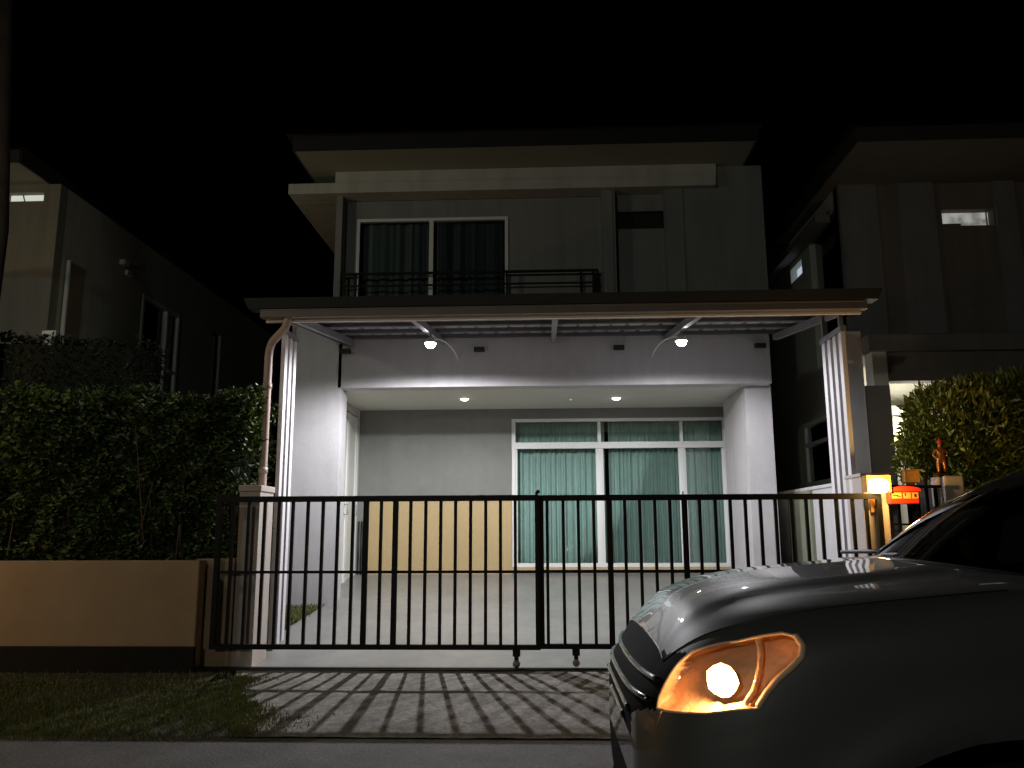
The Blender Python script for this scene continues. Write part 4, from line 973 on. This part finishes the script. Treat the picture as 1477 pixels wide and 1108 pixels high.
# headlights
amber = mat('amber_reflector', (.92, .60, .38), .45, metal=.1, bump=.5, bscale=40)
bezel = mat('headlight_bezel', (.10, .05, .03), .3)
for sd in (1, -1):
    HL = patch('headlight', 'lens', amber, CAR, both=False, side=sd, shift=.085)
    ln = patch('lens', 'lens', M['lens'], HL, both=False, side=sd)
    out = [wp((h.x - XN, YC - h.y, h.z), sd) for h in hl]
    # subdivide outline and pull onto surface
    o2 = []
    for i in range(len(out)):
        a, c = out[i], out[(i + 1) % len(out)]
        for t in range(4):
            p = a.lerp(c, t / 4); q = Vector((p.x, 2 * YC - p.y, p.z)) if sd < 0 else p
            h = bvh.find_nearest(q); q = h[0] if h[0] is not None else q
            o2.append(Vector((q.x, 2 * YC - q.y, q.z)) if sd < 0 else q)
    b = MB(); b.tube(o2, [.0045 + (.006 if (u_ // 4) in (9, 10, 11, 12, 13, 14, 15) else 0) for u_ in range(len(o2))], 8, closed=True); b.build('trim', mat('headlight_trim', (.75, .5, .32), .35), HL, smooth=True)
    c = hit(1037, 985); q = Vector((c.x, c.y if sd > 0 else 2 * YC - c.y, c.z)); n = Vector((-.5, -.85 * sd, 0)).normalized(); q = q - n * .05
    dv = [hit(px_, py_) for (px_, py_) in ((1091, 921), (1090, 945), (1088, 970), (1080, 1000), (1074, 1016))]
    dv = [Vector((p.x, p.y if sd > 0 else 2 * YC - p.y, p.z)) - n * (.05 if 0 < k_ < 4 else .012) for k_, p in enumerate(dv)]
    b = MB(); b.tube(dv, .009, 8); nv = len(dv); b.add(dv + [p_ - n * .06 for p_ in dv], [(k_, k_ + 1, nv + k_ + 1, nv + k_) for k_ in range(nv - 1)]); b.build('shade_plate', amber, HL, smooth=True)  # plate added to block the bulb and darken the outer end
    # bulb reflector bowl, faces the outside
    rot = n.to_track_quat('Z', 'Y').to_matrix()
    def ringv(prof, nn=24):
        v = []; f = []
        for (r, h_) in prof:
            for k_ in range(nn): t = 2 * math.pi * k_ / nn; rr_ = r * (1 + .05 * math.sin(k_ * 2.7 + 1) + .06 * math.sin(k_ * .52)); v.append(q + rot @ Vector((rr_ * math.cos(t), rr_ * math.sin(t), h_)))
        for i_ in range(len(prof) - 1):
            for k_ in range(nn): f.append((i_ * nn + k_, i_ * nn + (k_ + 1) % nn, (i_ + 1) * nn + (k_ + 1) % nn, (i_ + 1) * nn + k_))
        return v, f
    b = MB(); b.add(*ringv([(.05, .02), (.044, .005), (.03, -.012), (.0, -.024)], 12)); b.build('reflector', M['facet'], HL)
    b = MB(); b.add(*ringv([(.0, .042), (.018, .036), (.028, .014), (.026, -.004), (.0, -.014)], 16)); b.build('bulb', emit('headlight_bulb', (1, .66, .30), 70), HL, smooth=True)
    light('headlight_lamp', 'POINT', q + n * .04, 12, (1, .55, .22), HL, shadow_soft_size=.02)
# wheel arch liners + wheels
for ac in (1.07, 3.75):
    for sd in (1, -1):
        yy = .905; b = MB(); v = []; f = []
        for k_ in range(25):
            t = math.pi * k_ / 24; v += [(XN + ac + .60 * math.cos(t), YC - sd * .92, .41 + .50 * math.sin(t)), (XN + ac + .58 * math.cos(t), YC - sd * .55, .41 + .48 * math.sin(t))]
        for k_ in range(24): f.append((2 * k_, 2 * k_ + 2, 2 * k_ + 3, 2 * k_ + 1))
        f.append(tuple(2 * k_ + 1 for k_ in range(25))); b.add(v, f); b.build('arch_liner', M['plastic'], CAR)
        c = (XN + ac, YC - sd * .78, .36)
        b = MB(); b.lathe(c, [(.23, -.11), (.33, -.11), (.36, -.08), (.36, .08), (.33, .11), (.23, .11)], 40, 'y'); wh = b.build('wheel', M['tyre'], CAR, smooth=True)
        b = MB(); b.lathe(c, [(.225, -.1), (.235, .1), (.06, .02), (.0, .02)] if False else [(.232, -.105), (.21, -.08), (.2, .08), (.0, .08)], 32, 'y')
        for k_ in range(5):
            t = 2 * math.pi * k_ / 5; a_ = Vector(c) + Vector((0, -sd * .085, 0)); b.bar(a_, a_ + Vector((math.cos(t) * .215, 0, math.sin(t) * .215)), .04, .05)
        b.build('rim', M['steel'], wh)
# cabin: windscreen, pillars, roof, side glass
bs = [(1.27 + .36 * (abs(t) / .8) ** 2.2, t, 0) for t in [x / 10 * .80 for x in range(-10, 11)]]
def zb_(y): return 1.375 - .055 * (abs(y) / .8) ** 2
base = [Vector((XN + 1.11 + .26 * (abs(t) / .8) ** 2.2, YC - t, zb_(t))) for t in [x / 10 * .80 for x in range(-10, 11)]]
topw = [Vector((XN + 1.90 + .14 * (abs(t) / .63) ** 2.2, YC - t, 1.80 - .05 * (abs(t) / .63) ** 2)) for t in [x / 10 * .63 for x in range(-10, 11)]]
v = []; f = []; n = len(base)
for r_ in range(9):
    u = r_ / 8
    for i in range(n): p = base[i].lerp(topw[i], u); p.z += .045 * math.sin(math.pi * u); p.x -= .02 * math.sin(math.pi * u); v.append(p)
for r_ in range(8):
    for i in range(n - 1): a = r_ * n + i; f.append((a, a + 1, a + n + 1, a + n))
b = MB(); b.add(v, f); b.build('windscreen', M['tint'], CAR, smooth=True)
for i in (0, n - 1):
    pts = [v[r_ * n + i] for r_ in range(9)]; b = MB(); b.tube([pts[0] + Vector((-.05, 0, -.05))] + pts, .032, 10); b.build('windscreen_pillar', M['gloss'], CAR, smooth=True)
b = MB(); b.tube([p + Vector((-.02, 0, -.015)) for p in base], .022, 8); b.build('cowl', M['plastic'], CAR, smooth=True)
for (t0, t1) in ((-.1, .42), (-.6, -.1)):
    p0 = Vector((XN + 1.12, YC - t0, 1.385)); p1 = Vector((XN + 1.24, YC - t1, 1.37)); b = MB(); b.tube([p0, p0.lerp(p1, .5) + Vector((.0, 0, .015)), p1], .009, 8); b.build('wiper', M['plastic'], CAR, smooth=True)
# roof
v = []; f = []
tops = [(1.90, 1.80, .63), (2.5, 1.84, .66), (3.2, 1.84, .66), (3.9, 1.80, .64), (4.2, 1.74, .62)]
m_ = 13
for (sx_, zt_, hw) in tops:
    for k_ in range(m_): t = (k_ / (m_ - 1)) * 2 - 1; v.append((XN + sx_ + (.14 * abs(t) ** 2.2 if sx_ == 1.90 else 0), YC - t * hw, zt_ - .05 * t * t))
for r_ in range(len(tops) - 1):
    for k_ in range(m_ - 1): a = r_ * m_ + k_; f.append((a, a + 1, a + m_ + 1, a + m_))
b = MB(); b.add(v, f); o = b.build('roof', M['paint'], CAR, smooth=True)
for sd in (1, -1):
    lo = [(1.38, 1.30), (2.5, 1.335), (3.3, 1.35), (4.35, 1.36)]; hi = [(2.04, 1.75, .63), (2.6, 1.79, .66), (3.3, 1.79, .66), (4.2, 1.69, .62)]
    v = []; f = []
    for (x, z) in lo: v.append((XN + x, YC - sd * .865, z))
    for (x, z, w_) in hi: v.append((XN + x, YC - sd * w_, z))
    for k_ in range(3): f.append((k_, k_ + 1, k_ + 5, k_ + 4))
    b = MB(); b.add(v, f); b.build('side_window', M['tint'], CAR)
    for k_ in (1, 2, 3):
        b = MB(); b.bar(v[k_], v[k_ + 4], .07, .03); b.build('door_pillar', M['gloss'], CAR)
    for s_ in (1.62, 2.6, 3.45):
        pts = [wp(body_pt_, sd) for body_pt_ in [GV[min(range(nS), key=lambda i: abs(ss[i] - s_))][j] for j in range(4, 44)]]; b = MB(); b.tube(pts, .004, 6); b.build('door_seam', M['plastic'], CAR)
    for s_ in (2.45, 3.35):
        b = MB(); b.tube([(XN + s_ - .2, YC - sd * .93, 1.14), (XN + s_ - .1, YC - sd * .955, 1.145), (XN + s_, YC - sd * .93, 1.14)], .013, 8); b.build('door_handle', M['paint'], CAR, smooth=True)
    b = MB(); b.lathe((XN + 1.78, YC - sd * 1.02, 1.40), [(0, -.05), (.06, -.045), (.085, -.0), (.075, .05), (0, .06)], 18, 'x'); b.tube([(XN + 1.78, YC - sd * .88, 1.34), (XN + 1.78, YC - sd * .97, 1.38)], .02, 8); b.build('wing_mirror', M['paint'], CAR, smooth=True)
v = [(XN + 4.2, YC - .62, 1.69), (XN + 4.2, YC + .62, 1.69), (XN + 4.45, YC + .72, 1.34), (XN + 4.45, YC - .72, 1.34)]
b = MB(); b.add(v, [(0, 1, 2, 3)]); b.build('rear_window', M['tint'], CAR)
ring = [wp(q, 1) for q in GV[-1]] + [wp(q, -1) for q in reversed(GV[-1][:-1])]; b = MB(); b.add(ring, [tuple(range(len(ring)))]); b.build('tailgate', M['paint'], CAR, recalc=False)
for sd in (1, -1):
    b = MB(); b.box(XN + 2.3, XN + 2.75, YC - sd * .2, YC - sd * .62, 1.2, 1.36); b.hexa([(XN + 2.7, YC - .2 * sd, 1.3), (XN + 2.82, YC - .2 * sd, 1.3), (XN + 2.82, YC - .6 * sd, 1.3), (XN + 2.7, YC - .6 * sd, 1.3), (XN + 2.82, YC - .25 * sd, 1.72), (XN + 2.9, YC - .25 * sd, 1.72), (XN + 2.9, YC - .55 * sd, 1.72), (XN + 2.82, YC - .55 * sd, 1.72)]); b.build('seat', M['seat'], CAR, bevel=.03)
# ------------------------------------------------------------------ lights outside the frame that the photo shows by what they light
def street_lamp(x, y, z, dirx, power, colr, lab):
    t = thing('street_lamp', lab, 'street lamp', (x, y, 0), 'street lamps outside the picture')
    b = MB(); b.tube([(x, y, 0), (x, y, z - .3), (x + dirx * .3, y, z), (x + dirx * 1.0, y, z + .05)], [.07, .05, .04, .03], 12); b.build('pole', M['steel'], t, smooth=True)
    b = MB(); b.box(x + dirx * .95, x + dirx * 1.45, y - .12, y + .12, z + .01, z + .09); b.build('lamp_head', M['steel'], t, bevel=.02)
    b = MB(); b.box(x + dirx * 1.0, x + dirx * 1.4, y - .09, y + .09, z - .005, z + .008); b.build('lamp_glass', emit('street_lamp_glow', colr, 3), t)
    light('street_lamp_light', 'POINT', (x + dirx * 1.2, y, z - .1), power, colr, t, shadow_soft_size=.12)
street_lamp(-5.4, -7.0, 4.7, 1, 480, (.98, 1, .86), 'tall street lamp across the road outside the photo')
street_lamp(-7.6, 5.6, 5.1, 1, 95, (1, 1, .82), 'street lamp on the verge beyond the left edge of the photo')
# neighbour's gate lantern left of the frame: warm light on the garden wall
t = thing('gate_lantern', 'warm lantern on a wall post beyond the left edge', 'lamp', (-7.6, 6.7, 0))
b = MB(); b.box(-7.7, -7.5, 6.6, 6.8, 0, 1.45); b.build('post', M['pillar'], t)
b = MB(); b.lathe((-7.6, 6.7, 1.45), [(.0, 0), (.06, .01), (.07, .08), (.05, .14), (0, .15)], 18); b.build('glass_shade', emit('left_lantern_glow', (1, .6, .22), 5), t, smooth=True)
light('lantern_light', 'POINT', (-7.6, 6.5, 1.65), 75, (1, .52, .16), t, shadow_soft_size=.08)
# ------------------------------------------------------------------ night sky, faint added fill sun
w = bpy.data.worlds.new('World'); scn.world = w; w.use_nodes = True; nt = w.node_tree
bg = nt.nodes['Background']; sk = nt.nodes.new('ShaderNodeTexSky'); sk.sky_type = 'NISHITA'; sk.sun_disc = False; sk.sun_elevation = R(-6); sk.sun_rotation = R(200)
nt.links.new(sk.outputs[0], bg.inputs[0]); bg.inputs[1].default_value = .01
sl = bpy.data.lights.new('fill_sun', 'SUN'); sl.energy = .006; sl.angle = R(.5); sl.color = (.8, .88, 1); so = bpy.data.objects.new('fill_sun', sl); col.objects.link(so)  # very weak sun lamp added as fill, no moon seen
so.rotation_euler = (R(48), 0, R(-25))
# ------------------------------------------------------------------ render settings
vs_ = scn.view_settings; vs_.view_transform = 'Standard'; vs_.look = 'None'; vs_.exposure = 0; vs_.gamma = 1
c = scn.cycles; c.use_denoising = True; c.max_bounces = 8; c.diffuse_bounces = 4; c.glossy_bounces = 4; c.transparent_max_bounces = 12; c.sample_clamp_indirect = 4; c.blur_glossy = .5
c.caustics_reflective = False; c.caustics_refractive = False
c.use_light_tree = True
